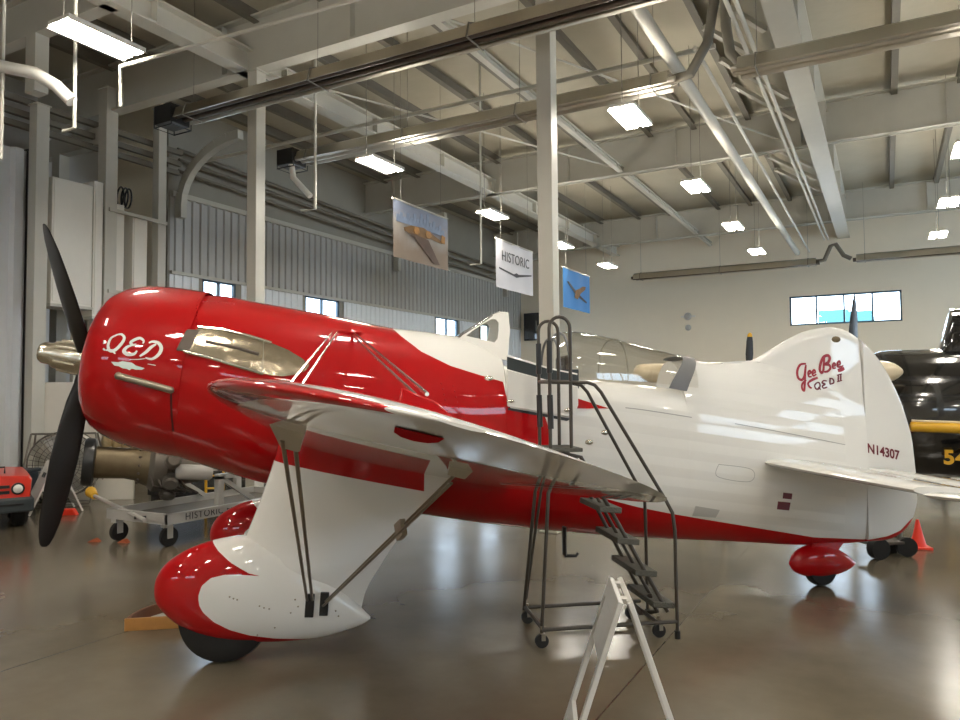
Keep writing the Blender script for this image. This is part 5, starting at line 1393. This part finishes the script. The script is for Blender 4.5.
q = BF.ray_cast(Vector((1.2, -3, 0.8)), Vector((0, 1, 0)))[0]
word('54', 0.31, M['yellow'], 'fuselage_number', bk, (0.96, q.y - 0.10, 0.70), (R(90), 0, R(-4)), 0.006, space=1.1, offset=0.012)
b = MB()
for k in range(5): b.path([(0.2, -0.95, 1.15 - 0.1 * k), (0.35, -1.0, 1.08 - 0.1 * k), (0.5, -0.98, 1.12 - 0.12 * k)], 0.02, 6)
b.build('cowl_pipes', M['engine_grey'], bk)
for x, s in ((1.28, -2.3), (1.28, 2.3), (6.5, 0)):
    r = 0.2 if x < 6 else 0.15
    MB().lathe([(-0.07, r * .5), (-0.07, r * .85), (-0.03, r), (0.03, r), (0.07, r * .85), (0.07, r * .5)], (x, s, r), (0, 1, 0), 24).build('wheel', M['rubber'], bk)
    MB().tube((x, s, r), (x + 0.1, s * 0.5, 1.2 if x < 6 else 1.5), 0.045, 8).build('gear_strut', M['engine_grey'], bk)
cr = thing('cream_airplane', 'cream airplane partly seen through the canopy and behind the fin', 'airplane', (-3.35, 11.30, 0), R(35.3))
rings = []
CRT = [(-0.12, .02), (-.06, .12), (.3, .15), (1.5, .17), (3.0, .19), (3.9, .19), (4.2, .15), (4.36, .06), (4.4, .01)]
for i in range(40):
    a = -0.12 + 4.52 * (0.5 - 0.5 * math.cos(PI * i / 39)); r = smooth_tab(CRT, a)[0]
    rings.append([(a, r * math.cos(2 * PI * j / 20), 2.19 + r * math.sin(2 * PI * j / 20)) for j in range(20)])
MB().loft(rings).build('fuselage', M['cream'], cr, ang=60)
for x in (1.1, 3.2):
    for s in (-.5, .5):
        MB().tube((x, s * .2, 2.1), (x, s, 0.2), 0.035, 8).build('gear_strut', M['cream'], cr)
        MB().lathe([(-0.05, 0.1), (-0.05, 0.18), (0.05, 0.18), (0.05, 0.1)], (x, s, 0.18), (0, 1, 0), 20).build('wheel', M['rubber'], cr)
hub = Vector((1.80, 0.05, 2.24))
MB().lathe([(-0.1, 0.05), (0, 0.1), (0.2, 0.12)], hub + Vector((0, 0, -0.1)), (0, 1, 0), 16).build('propeller_hub', M['black'], cr)
for sgn in (1,):
    rr = []; d = Vector((0.05, 0, 1)).normalized()
    for r, c_, th in ((0.05, .1, .06), (0.25, .13, .04), (0.45, .11, .025), (0.52, .09, .02)):
        rr.append([hub + d * r + Vector((math.cos(2 * PI * j / 12) * c_ / 2, math.sin(2 * PI * j / 12) * th / 2, 0)) for j in range(12)])
    pb = MB().loft(rr).build('propeller_blade', M['black'], cr, ang=50)
    rr = []
    for r, c_, th in ((0.52, .09, .022), (0.56, .075, .02), (0.585, .03, .012)):
        rr.append([hub + d * r + Vector((math.cos(2 * PI * j / 12) * c_ / 2, math.sin(2 * PI * j / 12) * th / 2, 0)) for j in range(12)])
    MB().loft(rr).build('blade_tip', M['yellow'], pb, ang=50)
# small dark dolly behind the tail wheel
dl = thing('tail_dolly', 'low dark dolly with black wheels behind the tail wheel', 'dolly', (-0.10, 9.72, 0), R(40))
MB().bx((-0.22, -0.12, 0.14), (0.28, 0.12, 0.18)).build('dolly_deck', M['tube_dark'], dl, ang=0, bevel=0.01)
MB().lathe([(-0.05, 0.08), (-0.05, 0.115), (0.05, 0.115), (0.05, 0.08)], (-0.16, -0.14, 0.115), (0, 1, 0), 24).build('wheel', M['rubber'], dl)
for s in (-0.1, 0.12): MB().lathe([(-0.03, 0.06), (-0.03, 0.11), (0.03, 0.11), (0.03, 0.06)], (0.24, s, 0.11), (0.3, 1, 0), 24).build('wheel', M['rubber'], dl)
MB().tube((0.24, 0, 0.15), (0.24, 0, 0.3), 0.03, 8).build('swivel', M['engine_grey'], dl)

# ------------------------------------------------------------------ daylight, camera, view
w = bpy.data.worlds.new('daylight'); SC.world = w; w.use_nodes = True
bg = w.node_tree.nodes['Background']; bg.inputs[0].default_value = (0.82, 0.92, 1.0, 1); bg.inputs[1].default_value = 9.0
cam = bpy.data.cameras.new('camera'); co = bpy.data.objects.new('camera', cam); COL.objects.link(co)
cam.sensor_fit = 'HORIZONTAL'; cam.sensor_width = 36.0; cam.lens = 740 / 960 * 36.0; cam.clip_end = 300; cam.clip_start = 0.05
co.location = (0, 0, 1.9)
pitch, roll, th = R(2.55), R(0.46), R(28.75)
fw = Vector((0, math.cos(pitch), math.sin(pitch))); rt = Vector((1, 0, 0)); up = Vector((0, -math.sin(pitch), math.cos(pitch)))
r2 = rt * math.cos(roll) - up * math.sin(roll); u2 = up * math.cos(roll) + rt * math.sin(roll)
rz = Matrix.Rotation(th, 3, 'Z')
co.rotation_euler = (rz @ Matrix((r2, u2, -fw)).transposed()).to_euler()
SC.camera = co
SC.view_settings.view_transform = 'Standard'; SC.view_settings.look = 'None'; SC.view_settings.gamma = 1.0
SC.view_settings.use_curve_mapping = False
SC.view_settings.exposure = 0.0
SC.cycles.max_bounces = 8; SC.cycles.transparent_max_bounces = 16; SC.cycles.sample_clamp_indirect = 6.0
